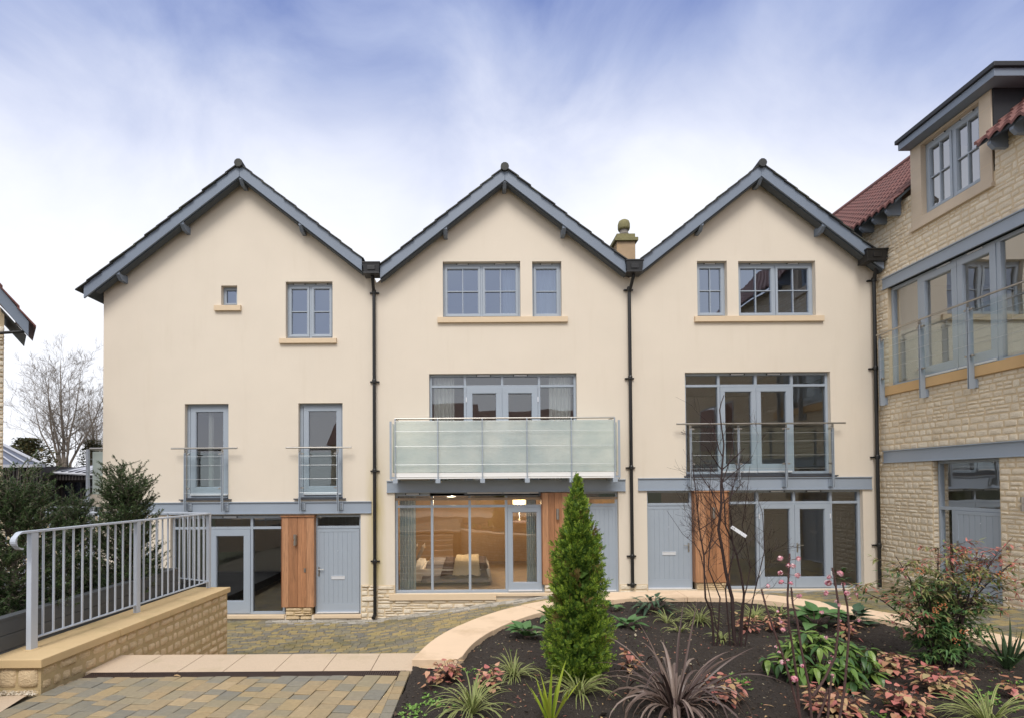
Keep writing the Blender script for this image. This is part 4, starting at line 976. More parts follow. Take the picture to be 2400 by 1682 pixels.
# bedroom furniture behind the middle house's big window
zfl = zB0
bed = thing('bed', 'bed with grey spread and cream fleece seen through the big ground floor window', 'bed', (-.4, YF+1.9, zfl))
def soft(parent, name, x0, x1, y0, y1, z0, z1, m, seed=0, puff=.04, drape=0):
    mb = MB(); nx, ny = 14, 10; rnd = random.Random(seed); vs = []
    for j in range(ny+1):
        for i in range(nx+1):
            u, v = i/nx, j/ny; e = max(abs(2*u-1), abs(2*v-1))
            z = z1-(z1-z0)*max(0, (e-.86)/.14)**1.5 + puff*noise.noise(Vector((u*4+seed, v*4, 1)))
            vs.append((x0+(x1-x0)*u, y0+(y1-y0)*v, z))
    mb.add(vs, [(j*(nx+1)+i, j*(nx+1)+i+1, (j+1)*(nx+1)+i+1, (j+1)*(nx+1)+i) for j in range(ny) for i in range(nx)])
    return mb.build(name, m, parent, smooth=True, recalc=False)
yb0, yb1 = YF+1.0, YF+2.6
mb = MB(); mb.box(-2.0, .35, yb0+.06, yb1, zfl+.05, zfl+.42); mb.build('mattress', M['linen'], bed, bevel=.04)
soft(bed, 'bedspread', -1.45, .42, yb0, yb1, zfl+.08, zfl+.52, M['bed_grey'], 1)
soft(bed, 'brown_blanket', -.95, .36, yb0-.02, yb1, zfl+.2, zfl+.55, M['bed_brown'], 2)
soft(bed, 'fleece_throw', -.62, .12, yb0-.05, yb1, zfl+.27, zfl+.60, M['fur'], 3)
soft(bed, 'sheet', -2.0, -1.4, yb0-.01, yb1, zfl+.12, zfl+.5, M['linen'], 4)
for k in range(3):
    mb = MB(); vs = []; x0 = -1.95+k*.2; 
    for i in range(13):
        for j in range(9):
            u, v = i/12*2-1, j/8*2-1; th_ = .08*(1-u**4)*(1-v**4)
            vs.append((x0+.25*v*.5+.2*(k*.3), yb0+.75+u*.55, zfl+.78+v*.25)) if False else vs.append((x0+v*.12+th_, yb0+.65+u*.5, zfl+.76+v*.24))
    mb.add(vs, [(i*9+j, i*9+j+1, (i+1)*9+j+1, (i+1)*9+j) for i in range(12) for j in range(8)]); mb.build('pillow', M['pillow' if k else 'linen'], bed, smooth=True, recalc=False)
lx, lz = onY(1217, 1171, YF+3.2)
lamp = thing('table_lamp', 'lit lamp with a warm cream shade inside the middle house bedroom', 'lamp', (lx, YF+3.2, lz-.5))
mb = MB(); mb.lathe(lx, YF+3.2, [(.2, lz-.12), (.2, lz+.12)], 24); mb.build('lamp_shade', M['lamp_on'], lamp, smooth=False)
mb = MB(); mb.lathe(lx, YF+3.2, [(.08, lz-.6), (.03, lz-.55), (.02, lz-.13)], 14); mb.build('lamp_base', M['steel'], lamp)
tb = thing('side_table', 'small dark table under the lit lamp in the bedroom', 'table', (lx, YF+3.2, zfl))
mb = MB(); mb.box(lx-.3, lx+.3, YF+2.95, YF+3.45, lz-.65, lz-.61); mb.build('table_top', M['bed_brown'], tb)
for a in (-.26, .26):
    for c_ in (3.0, 3.4): mb = MB(); mb.box(lx+a-.02, lx+a+.02, YF+c_-.02, YF+c_+.02, zfl, lz-.65); mb.build('leg', M['bed_brown'], tb)
for (x_, z_, e_) in ((lx, lz-.28, 55), (lx-2.0, lz+.1, 115)):  # table lamp's light, plus an added fill above the bed with no fixture
    ld = bpy.data.lights.new('lamp_and_fill', 'POINT'); ld.energy = e_; ld.color = (1, .78, .52); ld.shadow_soft_size = .15
    lo = bpy.data.objects.new('lamp_and_fill_light', ld); col.objects.link(lo); lo.location = (x_, YF+2.7 if x_ == lx else YF+2.2, z_)

# chimney behind the valley
cx0, _ = onY(1446, 600, 15.2); cx1, _ = onY(1489.5, 600, 15.2)
chm = thing('chimney_stack', 'mossy stone chimney with a round capped pot rising behind the roof valley', 'chimney', ((cx0+cx1)/2, 15.5, 6))
def zc_(y): return onY(1470, y, 15.2)[1]
mb = MB(); mb.box(cx0, cx1, 15.2, 16.3, 4, zc_(566)); mb.build('stack', mat('lichened_sandstone', (.42, .30, .19), .9, var=.25, scale=5, bump=.5, bscale=60, grime=((.45, .30, .10), 3, .55, .75)), chm, bevel=.01)
moss = mat('mossy_stone', (.22, .20, .10), .95, var=.35, scale=10, bump=.8, bscale=40)
mb = MB(); mb.box(cx0-.07, cx1+.07, 15.13, 16.37, zc_(566)+.002, zc_(558)); mb.box(cx0-.0, cx1-.0, 15.2, 16.3, zc_(558)+.002, zc_(547.5)); mb.build('chimney_cap', moss, chm, bevel=.008)
pxx = onY(1462, 530, 15.6)[0]
mb = MB(); mb.lathe(pxx, 15.6, [(.125, zc_(547)+.0), (.125, zc_(538)), (.14, zc_(535)), (.125, zc_(532)), (.118, zc_(519))], 20); mb.build('chimney_pot', mat('grey_clay_pot', (.22, .20, .18), .9, var=.2, scale=12, bump=.3), chm, smooth=False)
mb = MB(); mb.lathe(pxx, 15.6, [(.16, zc_(525)), (.175, zc_(521)), (.175, zc_(511)), (.15, zc_(504.5)), (.09, zc_(501)), (.01, zc_(500))], 20); mb.build('pot_cowl', moss, chm, smooth=True)

# ================================================================== STONE WING
Wg = thing('stone_house', 'pale rubble stone house on the right with red tiled roof and dormer', 'house', (XW, 11, -.5))
def wf(x0, y0, x1, y1, X_=XW):   # pixel corners on the wing face -> s(Y) range, z range
    (ya, za_), (yb_, zb_) = onX(x0, y0, X_), onX(x1, y1, X_); return ya, yb_, za_, zb_
uY0 = onX(2083, 800, XW)[0]; uY1 = 9.12
zub1 = onX(2180, 600.0, XW)[1]; zub0 = onX(2120, 658, XW)[1]           # upper beam
zus = onX(2085, 905, XW)[1]
zusill0 = onX(2071.8, 928, XW)[1]
lY0 = onX(2187, 1200, XW)[0]; lY1 = onX(2345, 1200, XW)[0]
zlb1, zlb0 = onX(2230, 1043.0, XW)[1], onX(2230, 1077, XW)[1]
zld = onX(2343, 1418, XW+.1)[1]
DY0, DY1 = 9.92, 11.78
zds = 7.42
wY0, wY1 = 10.16, 11.51
zdw0 = 7.55; zdw1 = 9.11
ZE = 8.07; ZDR = 9.41
hU = (uY1, uY0, zus, zub0); hL = (lY1, lY0, zld, zlb0); hD = (wY0-.03, wY1+.03, zdw0-.03, zdw1+.03)
WT = ZE+.12
mb = MB(TW)
holed_wall(mb, [(-2, WT), (DY0, WT), (DY0+.0001, ZDR-.2), (DY1, ZDR-.2), (DY1+.0001, WT), (16.5, WT)], -2, [hU, hL, hD], 0, -.3)
wl = mb.build('wall', M['mortar'], Wg)
mb = MB(TW)
hB = (uY1-3, uY0+.14, zub0, zub1); hB2 = (-3, onX(2064, 1060, XW)[0]-.06, zlb0, zlb1); hSill = (uY1-1, uY0+.22, zusill0, zus+.01)
hDs = (DY0-.02, DY1+.02, zds-.12, ZDR)
hs_all = [hU, hL, hB, hB2, hSill, hDs]
stones(mb, 8.9, 13.0, -.62, WT, hs_all, seed=31, ch=(.09, .175), ln=(.13, .31), res=(6, 5), out=.012)
stones(mb, 12.9, 15.5, 5.2, WT, [], seed=32, res=(4, 4))
stones(mb, -2, 8.9, -.62, WT, [(3, 6, 2.6, 4.9), (-1, 1.5, 2.6, 4.9), hB, (-3, 9, zlb0, zlb1)], seed=33, res=(3, 3), ch=(.09, .15), ln=(.2, .42))
# returns (jambs) of the openings in stone
for (Yj, z0, z1, sg) in ((lY1, zld, zlb0, 1), (lY0, zld, zlb0, -1)):
    m2 = MB(lambda s, d, z, Yj=Yj, sg=sg: (XW-.0+s, Yj+sg*d, z)); stones(m2, 0, .12, z0, z1, seed=40+int(sg), ln=(.2, .3), out=.018); mb.v += m2.v and []
    b0 = len(mb.v); mb.v += m2.v; mb.f += [tuple(i+b0 for i in f) for f in m2.f]; mb.m += m2.m
mb.build('stone_facing', M['stone'], wl, recalc=True)
# beams (steel, painted)
ibeam(TW, Wg, uY1-.6, uY0+.14, zub0, zub1, out=.05); ibeam(TW, Wg, 2, onX(2068, 1070, XW)[0]-.06, zlb0, zlb1, out=.05)
mb = MB(TW); mb.box(uY1-.4, uY0+.16, -.12, .06, zusill0, zus-.002); o = mb.build('sill', M['sill'], Wg, bevel=.005)
o.data.materials[0] = mat('orange_sill_stone', (.60, .40, .20), .85, var=.1, scale=3)
# upper glazing
rw = .08; XR = XW+rw
def yw(px, py=750): return onX(px, py, XR)[0]
mm = [yw(2155.5), yw(2343.5)]; mm2 = yw(2246)
zt0 = zub0-.0
mb = MB(TW); rim(mb, uY1, uY0, zus, zt0, .06, -rw-.09, -rw, wt=.07)
for x in mm: mb.box(x-.04, x+.04, -rw-.088, -rw+.002, zus+.02, zt0-.07)
w = mb.build('glazed_screen', M['paint'], Wg, bevel=.004); pane(TW, w, uY1+.05, uY0-.05, zus+.05, zt0-.06, -rw-.05, 'glass_wing')
for (x,) in ((yw(2215),), (yw(2290),)):
    mb = MB(TW); mb.box(x-.16, x+.16, -rw+.002, -rw+.02, zt0-.045, zt0-.02); mb.build('trickle_vent', M['alu'], w)
glazed_door(TW, Wg, mm2, mm[0]-.04, zus+.02, zt0-.06, rw, st=.12, bot=.22); glazed_door(TW, Wg, mm[1]+.04, mm2, zus+.02, zt0-.06, rw, st=.12, bot=.22)
# balustrade of the wing
dj = .14; XJ = XW-dj
def yj(px, py=800): return onX(px, py, XJ)[0]
zr = onX(2200, 733, XJ-.03)[1]
py_ = [yj(2063.5), yj(2158), yj(2272.5), yj(2272.5)-(yj(2158)-yj(2272.5))]
zpb = onX(2159, 932, XJ)[1]
juliet(TW, Wg, 0, 0, sorted(py_), zpb, zr, 7.4, yj(2058), [zr-(v) for v in (.2, .36, .6, .85)], (zus+.05, zr-.1), d=dj, beam_d=.03, plate=(.075, .04))
# lower entrance
XD = XW+.12
def yd(px): return onX(px, 1250, XD)[0]
ztr = onX(2300, 1194, XD)[1]
mb = MB(TW); rim(mb, lY1-.05, lY0, zld, zlb0, .05, -.21, -.12, wb=0, wt=.06); mb.box(lY1, lY0-.05, -.209, -.118, ztr-.035, ztr+.035)
ms = yd(2236); mb.box(ms-.04, ms+.04, -.208, -.119, zld, ztr-.035)
w = mb.build('door_frame', M['paint'], Wg, bevel=.004); pane(TW, w, lY1, lY0-.04, ztr+.03, zlb0-.05, -.17, 'glass_wing'); pane(TW, w, ms+.03, lY0-.04, zld, ztr, -.17, 'glass_wing')
boarded_door(TW, Wg, lY1-.04, ms-.04, zld+.02, ztr-.035, .12, handle=1, boards=8)
mb = MB(TW); mb.box(lY1-.02, lY0+.0, -.25, .03, zld-.14, zld-.002); mb.box(lY1+.05, lY0-.02, .031, .09, zld-.14, zld-.03); mb.build('threshold', M['sill'], Wg, bevel=.004)
s_, z_ = onX(2363.5, 1285, XW-.03); mb = MB(TW); mb.box(s_-.03, s_+.03, .03, .05, z_-.05, z_+.05); mb.build('entry_button', M['steel'], Wg)
s_, z_ = onX(2397, 1180, XW-.06); wall_light(TW, Wg, s_-.03, z_, .03)
room(TW, Wg, 8.9, 12.8, zld, zlb0+.1, 3.2); room(TW, Wg, 8.9, 12.8, zus-.05, zub0+.15, 3.2); room(TW, Wg, DY0+.15, DY1-.15, zdw0-.8, zdw1+.1, 2.6)
# simple glazing further along the wing, towards the camera
for (a, b_) in ((3, 6), (-1, 1.5)):
    mb = MB(TW); rim(mb, a, b_, 2.6, 4.9, .07, -.02, .02); mb.box((a+b_)/2-.03, (a+b_)/2+.03, -.02, .021, 2.67, 4.83); o = mb.build('window', M['paint'], Wg); pane(TW, o, a+.05, b_-.05, 2.65, 4.85, .01, 'glass')
# dormer
mb = MB(TW)
holed_wall(mb, [(DY0, ZDR-.25), (DY1, ZDR-.25)], zds-.03, [(wY0, wY1, zdw0, zdw1)], .025, -.12)
dm = mb.build('dormer', M['ashlar'], Wg, bevel=.003); dm['label'] = 'flat roofed dormer with dressed stone surround'
mb = MB(TW)
for z in (zdw0+.02, zdw0+.55, zdw0+1.1): mb.box(wY1+.001, DY1-.002, .0251, .0262, z, z+.006); mb.box(DY0+.002, wY0, .0251, .0262, z+.2, z+.206)
for s_ in (wY0+.3, (wY0+wY1)/2+.1, wY1-.3): mb.box(s_, s_+.006, .0251, .0262, zdw1, ZDR-.26)
mb.build('stone_joint', M['mortar'], dm)
sill(TW, dm, DY0-.02, DY1+.02, zds-.11, zds-.03, out=.07, mname='ashlar', back=-.0)
mb = MB(); mb.box(XW-.32, 13.4, DY0-.38, DY1+.07, ZDR-.09, ZDR-.0); mb.build('dormer_roof', M['black_lead'], dm, bevel=.01)
mb = MB(); mb.box(XW-.27, 13.3, DY0-.33, DY1+.03, ZDR-.24, ZDR-.092); mb.build('fascia', M['paint_barge'], dm, bevel=.003)
for ya, yb_ in ((DY0-.03, DY0-.001), (DY1+.001, DY1+.03)): mb = MB(); mb.box(XW+.0, 13.2, ya, yb_, 7.6, ZDR-.242); mb.build('cheek', M['black_lead'], dm)
cw = casement_window(TW, dm, wY0, wY1, zdw0, zdw1, rec=.09, leaves=2, cols=2, rows=2, fw=.06, glass='glass_wing')
# wing roof
XE = XW-.35; XRG = 13.1; sl = .9
def pantiles(name, ya, yb_, xe, xr, parent):
    mb = MB(); nr = max(1, int((xr-xe)*1.345/.30)); per = .205; nc = int((yb_-ya)/per*5)
    for r in range(nr):
        xa_ = xe+(xr-xe)*r/nr; xb_ = xe+(xr-xe)*(r+1)/nr+.03
        vs = []
        for (x, lift) in ((xa_, -.01), (xa_, .052), (xb_, .0)):
            for i in range(nc+1):
                y = ya+(yb_-ya)*i/nc; ph = y/per*2*math.pi
                h = .034*math.sin(ph)+.012*math.sin(2*ph+.6)
                vs.append((x+(.006*noise.noise(Vector((y*3, r, 0)))), y, ZE+.02+(x-XE)*sl+lift+h+.008*noise.noise(Vector((math.floor(y/per), r, 5)))))
        n_ = nc+1
        mb.add(vs, [(k*n_+i, k*n_+i+1, (k+1)*n_+i+1, (k+1)*n_+i) for k in range(2) for i in range(nc)])
    return mb.build(name, M['red_tile'], parent, smooth=False, recalc=False)
rf = pantiles('roof', DY1+.03, 21, XE-.04, XRG, Wg); rf2 = pantiles('roof', 3, DY0-.03, XE-.04, XRG, Wg); 
pantiles('roof', DY0-.03, DY1+.03, 11.0, XRG, Wg)
mb = MB()
for (a, b_) in ((DY1+.035, 21), (3, DY0-.035)):
    mb.add([(XE, a, ZE-.06), (XE, b_, ZE-.06), (XRG, b_, ZE-.06+(XRG-XE)*sl), (XRG, a, ZE-.06+(XRG-XE)*sl), (XE, a, ZE-.0), (XE, b_, ZE-.0), (XRG, b_, ZE+(XRG-XE)*sl), (XRG, a, ZE+(XRG-XE)*sl)], [(0, 1, 2, 3), (4, 5, 6, 7), (0, 1, 5, 4), (1, 2, 6, 5), (2, 3, 7, 6), (3, 0, 4, 7)])
mb.build('eaves_board', M['soffit'], Wg)
mb = MB(); mb.tube([(XRG, 3, ZE+(XRG-XE)*sl+.03), (XRG, 21, ZE+(XRG-XE)*sl+.03)], .12, 8); mb.add([(XRG, 3, ZE+(XRG-XE)*sl), (XRG, 21, ZE+(XRG-XE)*sl), (XRG+3.5, 21, ZE), (XRG+3.5, 3, ZE)], [(0, 1, 2, 3)]); mb.box(XRG+3.3, XRG+3.4, -2, 16, -2, ZE); mb.build('back_roof', M['red_tile'], Wg)
y = 15.4
while y > 9.0:
    if not (DY0-.05 < y < DY1+.05):
        mb = MB(); mb.prism([(XE+.03, ZE-.062), (XE+.03, ZE-.12), (XE+.12, ZE-.2), (XW+.02, ZE-.2), (XW+.02, ZE+.2)], y-.035, y+.035, axis='y' ) if False else None
        w2 = MB(); prof = [(XE+.02, ZE-.058), (XE+.02, ZE-.12), (XE+.10, ZE-.2), (XW+.02, ZE-.2), (XW+.02, ZE+.235)]
        n5 = len(prof); w2.add([(p[0], y-.035, p[1]) for p in prof]+[(p[0], y+.035, p[1]) for p in prof], [tuple(range(n5)), tuple(range(n5, 2*n5))]+[(i, (i+1) % n5, n5+(i+1) % n5, n5+i) for i in range(n5)])
        w2.build('rafter_end', M['paint_barge'], Wg)
    y -= .41
# gutter-end flashing beside the last hopper
mb = MB(); mb.box(XW-.14, XW-.02, YF-.3, YF-.27, 7.0, 7.25); mb.build('verge_flashing', M['lead'], Wg)

# ================================================================== NEIGHBOUR AT THE LEFT EDGE
Nb = thing('stone_house', 'narrow glimpse of a stone gable with blue bargeboard at the left picture edge', 'house', (-10.5, 11.2, -1.5))
YN = 11.0
nx1 = onY(8.5, 900, YN)[0]
NA = R(42); ndir = Vector((math.cos(NA), math.sin(NA), 0)); nout = Vector((math.sin(NA), -math.cos(NA), 0)); nc = Vector((nx1, YN, 0))
def TN(s, d, z): p = nc+ndir*s+nout*d; return (p.x, p.y, z)
def onN(px, py, d):     # survey point on the neighbour's gable plane, d in front of it
    r = ray(px, py); o = Vector((0, 0, EYE)); c = nc+nout*d; t = (c-o).dot(nout)/r.dot(nout); p = o+r*t
    return (p-nc).dot(ndir), p.z
yo = .35
tip = onN(67, 754, yo); top0 = onN(0, 674, yo); tipb = onN(67, 788, yo); bot0 = onN(0, 714, yo)
sl_ = (top0[1]-tip[1])/(tip[0]-top0[0]); half = 3.6; axN = tip[0]-half; azN = tip[1]+half*sl_; bd_ = .36
mb = MB(TN); zr0 = azN+axN*sl_
holed_wall(mb, [(axN-3.0, azN-3.0*sl_-.3), (axN, azN-.3), (0, zr0-.3)], -2, [], 0, -.3); w = mb.build('wall', M['mortar'], Nb)
mb = MB(TN); stones(mb, -1.2, .01, -1.5, zr0-.6, seed=51, out=.03); w3 = mb.build('stone_facing', M['stone'], w)
mb = MB(TN); mb.box(-.3, 0, -.3, -1, -2, zr0-.4); mb.build('side_wall', M['mortar'], Nb)
mb = MB(TN); t = .05
for sg in (1, -1):
    xe_ = axN+sg*half
    mb.add([(xe_, yo, tip[1]), (axN, yo, azN), (axN, yo, azN-bd_*1.25), (xe_, yo, tipb[1]), (xe_, yo-t, tip[1]), (axN, yo-t, azN), (axN, yo-t, azN-bd_*1.25), (xe_, yo-t, tipb[1])], [(0, 1, 2, 3), (4, 7, 6, 5), (0, 4, 5, 1), (3, 2, 6, 7), (0, 3, 7, 4)])
mb.build('barge_board', M['paint_barge'], Nb)
mb = MB(TN)
for sg in (1, -1):
    n = 14; L_ = (half+.08)/n
    for i in range(n):
        a, b_ = axN+sg*i*L_, axN+sg*((i+1)*L_+.04); za_, zb_ = azN-(i*L_)*sl_, azN-((i+1)*L_+.04)*sl_
        mb.add([(a, yo+.05, za_+.03), (b_, yo+.05, zb_+.09), (b_, yo+.05, zb_+.05), (a, yo+.05, za_-.01), (a, -1, za_+.03), (b_, -1, zb_+.09), (b_, -1, zb_+.05), (a, -1, za_-.01)], [(0, 1, 2, 3), (4, 7, 6, 5), (0, 4, 5, 1), (1, 5, 6, 2), (2, 6, 7, 3)])
mb.build('roof', M['red_tile'], Nb)
mb = MB(TN); mb.add([(-.05, yo-t, zr0-.3), (tip[0]-.03, yo-t, tipb[1]+.02), (tip[0]-.03, -.9, tipb[1]+.02), (-.05, -.9, zr0-.3)], [(0, 1, 2, 3)]); mb.build('soffit', M['soffit'], Nb)
g0, g1 = onN(-40, 783, yo-.1), onN(58, 777, yo-.1)
mb = MB(TN); mb.tube([(g0[0], yo-.1, g0[1]), (g1[0], yo-.1, g1[1])], .03, 8); mb.build('gutter', M['black'], Nb)

# ================================================================== STAIR-SIDE WALL, RAILING, PLANTER BOX
gw = thing('garden_wall', 'low ochre rubble wall with smooth stone coping beside the sunken steps', 'wall', (-3.85, 6.4, 0))
ZC = .30                       # coping top
wy0 = onZ(96, 1545, ZC)[1]; wy1 = onZ(540.7, 1374, ZC)[1]; wxr0 = onZ(96, 1545, ZC)[0]; wxr1 = onZ(540.7, 1374, ZC)[0]
def lerp(a, b, t): return a+(b-a)*t
WW = .52
segs = [0, .3, .56, .8, 1]
for a, b_ in zip(segs, segs[1:]):
    mb = MB(); ya, yb_ = lerp(wy0, wy1, a)+.003, lerp(wy0, wy1, b_)-.003; xa_, xb_ = lerp(wxr0, wxr1, a), lerp(wxr0, wxr1, b_)
    mb.add([(xa_, ya, ZC-.075), (xb_, yb_, ZC-.075), (xb_-WW, yb_, ZC-.075), (xa_-WW, ya, ZC-.075), (xa_, ya, ZC), (xb_, yb_, ZC), (xb_-WW, yb_, ZC), (xa_-WW, ya, ZC)],
           [(0, 1, 2, 3), (4, 5, 6, 7), (0, 1, 5, 4), (1, 2, 6, 5), (2, 3, 7, 6), (3, 0, 4, 7)]); mb.build('coping', M['coping_y'], gw, bevel=.006)
mb = MB(); mb.add([(wxr0-WW-.002, wy0, ZC-.075), (wxr0-WW-.002, wy0+.6, ZC-.075), (-7, wy0+.6, ZC-.075), (-7, wy0, ZC-.075), (wxr0-WW-.002, wy0, ZC), (wxr0-WW-.002, wy0+.6, ZC), (-7, wy0+.6, ZC), (-7, wy0, ZC)], [(0, 1, 2, 3), (4, 5, 6, 7), (0, 1, 5, 4), (1, 2, 6, 5), (2, 3, 7, 6), (3, 0, 4, 7)]); mb.build('coping', M['coping_y'], gw, bevel=.006)
mb = MB(); o1, o2 = .038, .05
mb.add([(wxr0-o1, wy0+.05, -1.7), (wxr1-o1, wy1-.03, -1.7), (wxr1-WW+.05, wy1-.03, -1.7), (wxr0-WW+.05, wy0+.05, -1.7), (wxr0-o1, wy0+.05, ZC-.077), (wxr1-o1, wy1-.03, ZC-.077), (wxr1-WW+.05, wy1-.03, ZC-.077), (wxr0-WW+.05, wy0+.05, ZC-.077)], [(0, 1, 5, 4), (1, 2, 6, 5), (2, 3, 7, 6), (3, 0, 4, 7)])
mb.box(-7, wxr0-WW, wy0+.05, wy0+.4, -1, ZC-.077); mb.build('wall_core', M['mortar_y'], gw)
fdir = Vector((wxr1-wxr0, wy1-.03-wy0-.05, 0)); flen = fdir.length; fdir.normalize(); fn = Vector((fdir.y, -fdir.x, 0)); f0 = Vector((wxr0-.05, wy0+.05, 0))
def TG(s, d, z): p = f0+fdir*s+fn*d; return (p.x, p.y, z)
mb = MB(TG); stones(mb, .0, flen, -1.55, ZC-.078, seed=61, ch=(.085, .135), ln=(.13, .26), out=.026, res=(8, 6), gap=.018, split=False)
o = mb.build('stone_facing', M['stone_y'], gw, smooth=True)
mb = MB(lambda s, d, z: (s, wy0+.05-d, z)); stones(mb, -7, wxr0-.05, -.2, ZC-.078, seed=62, ch=(.085, .135), ln=(.14, .26), out=.026, res=(8, 6), gap=.018, split=False); mb.build('stone_facing', M['stone_y'], gw, smooth=True)
mb = MB(lambda s, d, z: (s, wy1-.03+d, z)); stones(mb, wxr1-WW, wxr1-.04, -1.5, ZC-.078, seed=63, res=(5, 4)); mb.build('stone_facing', M['stone_y'], gw)
ly, lz_ = onX(474, 1524, f0.x+.05); ly = min(ly, 7.0)
mb = MB(); mb.tube([(f0.x+fdir.x*(ly-f0.y)-.02, ly, lz_), (f0.x+fdir.x*(ly-f0.y)+.06, ly, lz_), (f0.x+fdir.x*(ly-f0.y)+.075, ly, lz_)], [.032, .03, .018], 12); mb.build('step_light', M['steel'], gw)
# railing
rl = thing('metal_railing', 'pale blue steel railing with a curled end on the ochre wall coping', 'railing', (-4.0, 6.4, ZC))
P1 = Vector(onZ(74.6, 1520, ZC)); P3 = Vector(onZ(488.8, 1377, ZC)); P2 = Vector(onZ(328, 1435, ZC)); 
P2 = P1.lerp(P3, (P2.y-P1.y)/(P3.y-P1.y)); RH = ZC+1.1
u = (P3-P1).normalized(); nn = Vector((u.y, -u.x))
def flat(mb, p, q, w, z0, z1):
    d = (q-p).normalized(); n = Vector((d.y, -d.x))*w/2
    mb.add([(*(p-n), z0), (*(q-n), z0), (*(q+n), z0), (*(p+n), z0), (*(p-n), z1), (*(q-n), z1), (*(q+n), z1), (*(p+n), z1)], [(0, 3, 2, 1), (4, 5, 6, 7), (0, 1, 5, 4), (1, 2, 6, 5), (2, 3, 7, 6), (3, 0, 4, 7)])
P4 = P3+Vector((-.62, .30)); P5 = P4+Vector((-4.6, .9))
def rail_run(pts, name, z, w, t, end=None):
    mb = MB()
    for a, b_ in zip(pts, pts[1:]): flat(mb, a, b_, w, z-t/2, z+t/2)
    return mb.build(name, M['rail_paint'], rl, bevel=.003)
st_ = P1-u*.12
rail_run([st_, P3+u*.02], 'handrail', RH, .055, .022); rail_run([P3, P4], 'handrail', RH-.001, .05, .022); rail_run([P4, P5], 'handrail', RH-.002, .05, .022)
mb = MB(); K = 10; prev = None      # curled end
rr = .075
for k in range(K+1):
    a = math.pi*k/K*1.0
    c = st_-u*(rr*math.sin(a)); z = RH-rr*(1-math.cos(a))
    nv = Vector((u.x*math.sin(a+math.pi/2), u.y*math.sin(a+math.pi/2)))*0
    tdir = (-math.cos(a), -math.sin(a)); nrm = (-tdir[1], tdir[0])
    pt = []
    for s1, s2 in ((-1, -1), (1, -1), (1, 1), (-1, 1)):
        q = c+nn*.0275*s1; off = .009*s2
        q2 = q+u*(off*math.sin(a)); pt.append((q2.x, q2.y, z+off*math.cos(a)))
    mb.v += pt
    if k: b0 = len(mb.v)-8; mb.f += [(b0+j, b0+(j+1) % 4, b0+4+(j+1) % 4, b0+4+j) for j in range(4)]; mb.m += [0]*4
mb.f += [tuple(range(len(mb.v)-4, len(mb.v)))]; mb.m += [0]
mb.build('rail_scroll', M['rail_paint'], rl)
rail_run([P1, P3], 'bottom_rail', ZC+.10, .035, .014); rail_run([P3, P4], 'bottom_rail', ZC+.10, .035, .014); rail_run([P4, P5], 'bottom_rail', ZC+.10, .035, .014)
for P, w_ in ((P1, .075), (P2, .06), (P3, .05), (P5, .05), (P4+(P5-P4)*.5, .05)):
    mb = MB(); flat(mb, P-u*w_/2, P+u*w_/2, .05, ZC, RH-.012); o = mb.build('post', M['rail_paint'], rl, bevel=.004)
    mb = MB(); mb.lathe(P.x, P.y, [(.065, ZC+.0015), (.06, ZC+.006)], 16); mb.build('post_foot', M['coping_y'], o)
rnd = random.Random(3)
def bars(a, b_, n):
    for k in range(1, n):
        p = a.lerp(b_, k/n); d = (b_-a).normalized(); mb = MB(); q = p+d*rnd.uniform(-.004, .004)
        mb.add([(p.x+sx*.0075, p.y+sy*.0075, ZC+.105) for sx, sy in ((-1, -1), (1, -1), (1, 1), (-1, 1))]+[(q.x+sx*.0075, q.y+sy*.0075, RH-.012) for sx, sy in ((-1, -1), (1, -1), (1, 1), (-1, 1))], [(0, 1, 5, 4), (1, 2, 6, 5), (2, 3, 7, 6), (3, 0, 4, 7)])
        mb.build('baluster', M['rail_paint'], rl)
bars(P1, P2, 12); bars(P2, P3, 13); bars(P3, P4, 6); bars(P4, P5, 26)
# dark composite planter box
pb = thing('planter_box', 'long slate grey boarded planter behind the railing holding yew shrubs', 'planter', (-4.9, 5.6, 0))
px1, pz = -4.32, .60; pye = 7.75; 
mb = MB()
for k in range(11): mb.box(px1-.03, px1, 2.5, pye, pz-.142*(k+1)+.004, pz-.142*k)
mb.build('side_panel', M['deck'], pb, bevel=.003)
mb = MB()
for k in range(11): mb.box(px1-1.6, px1-.032, pye-.03, pye, pz-.142*(k+1)+.004, pz-.142*k)
mb.build('end_panel', M['deck'], pb, bevel=.003)
mb = MB(); mb.box(px1-.10, px1+.01, 2.5, pye+.01, pz+.001, pz+.022); mb.box(px1-1.6, px1-.102, pye-.09, pye+.01, pz+.001, pz+.022); mb.box(px1-.05, px1-.032, 2.5, pye-.05, -.4, pz-.002); mb.build('rim', M['deck'], pb)
mb = MB(); mb.add([(px1-3.2, 2.5, pz-.28), (px1-.06, 2.5, pz-.28), (px1-.06, pye-.04, pz-.28), (px1-3.2, pye-.04, pz-.28)], [(0, 1, 2, 3)]); mb.build('planter_soil', M['soil'], pb, recalc=False)
mb = MB()
for k in range(9): mb.box(px1-3.4, px1-1.3, 6.3+.142*k, 6.3+.142*(k+1)-.004, pz-.05, pz-.02)
mb.build('deck_lid', M['deck'], pb)

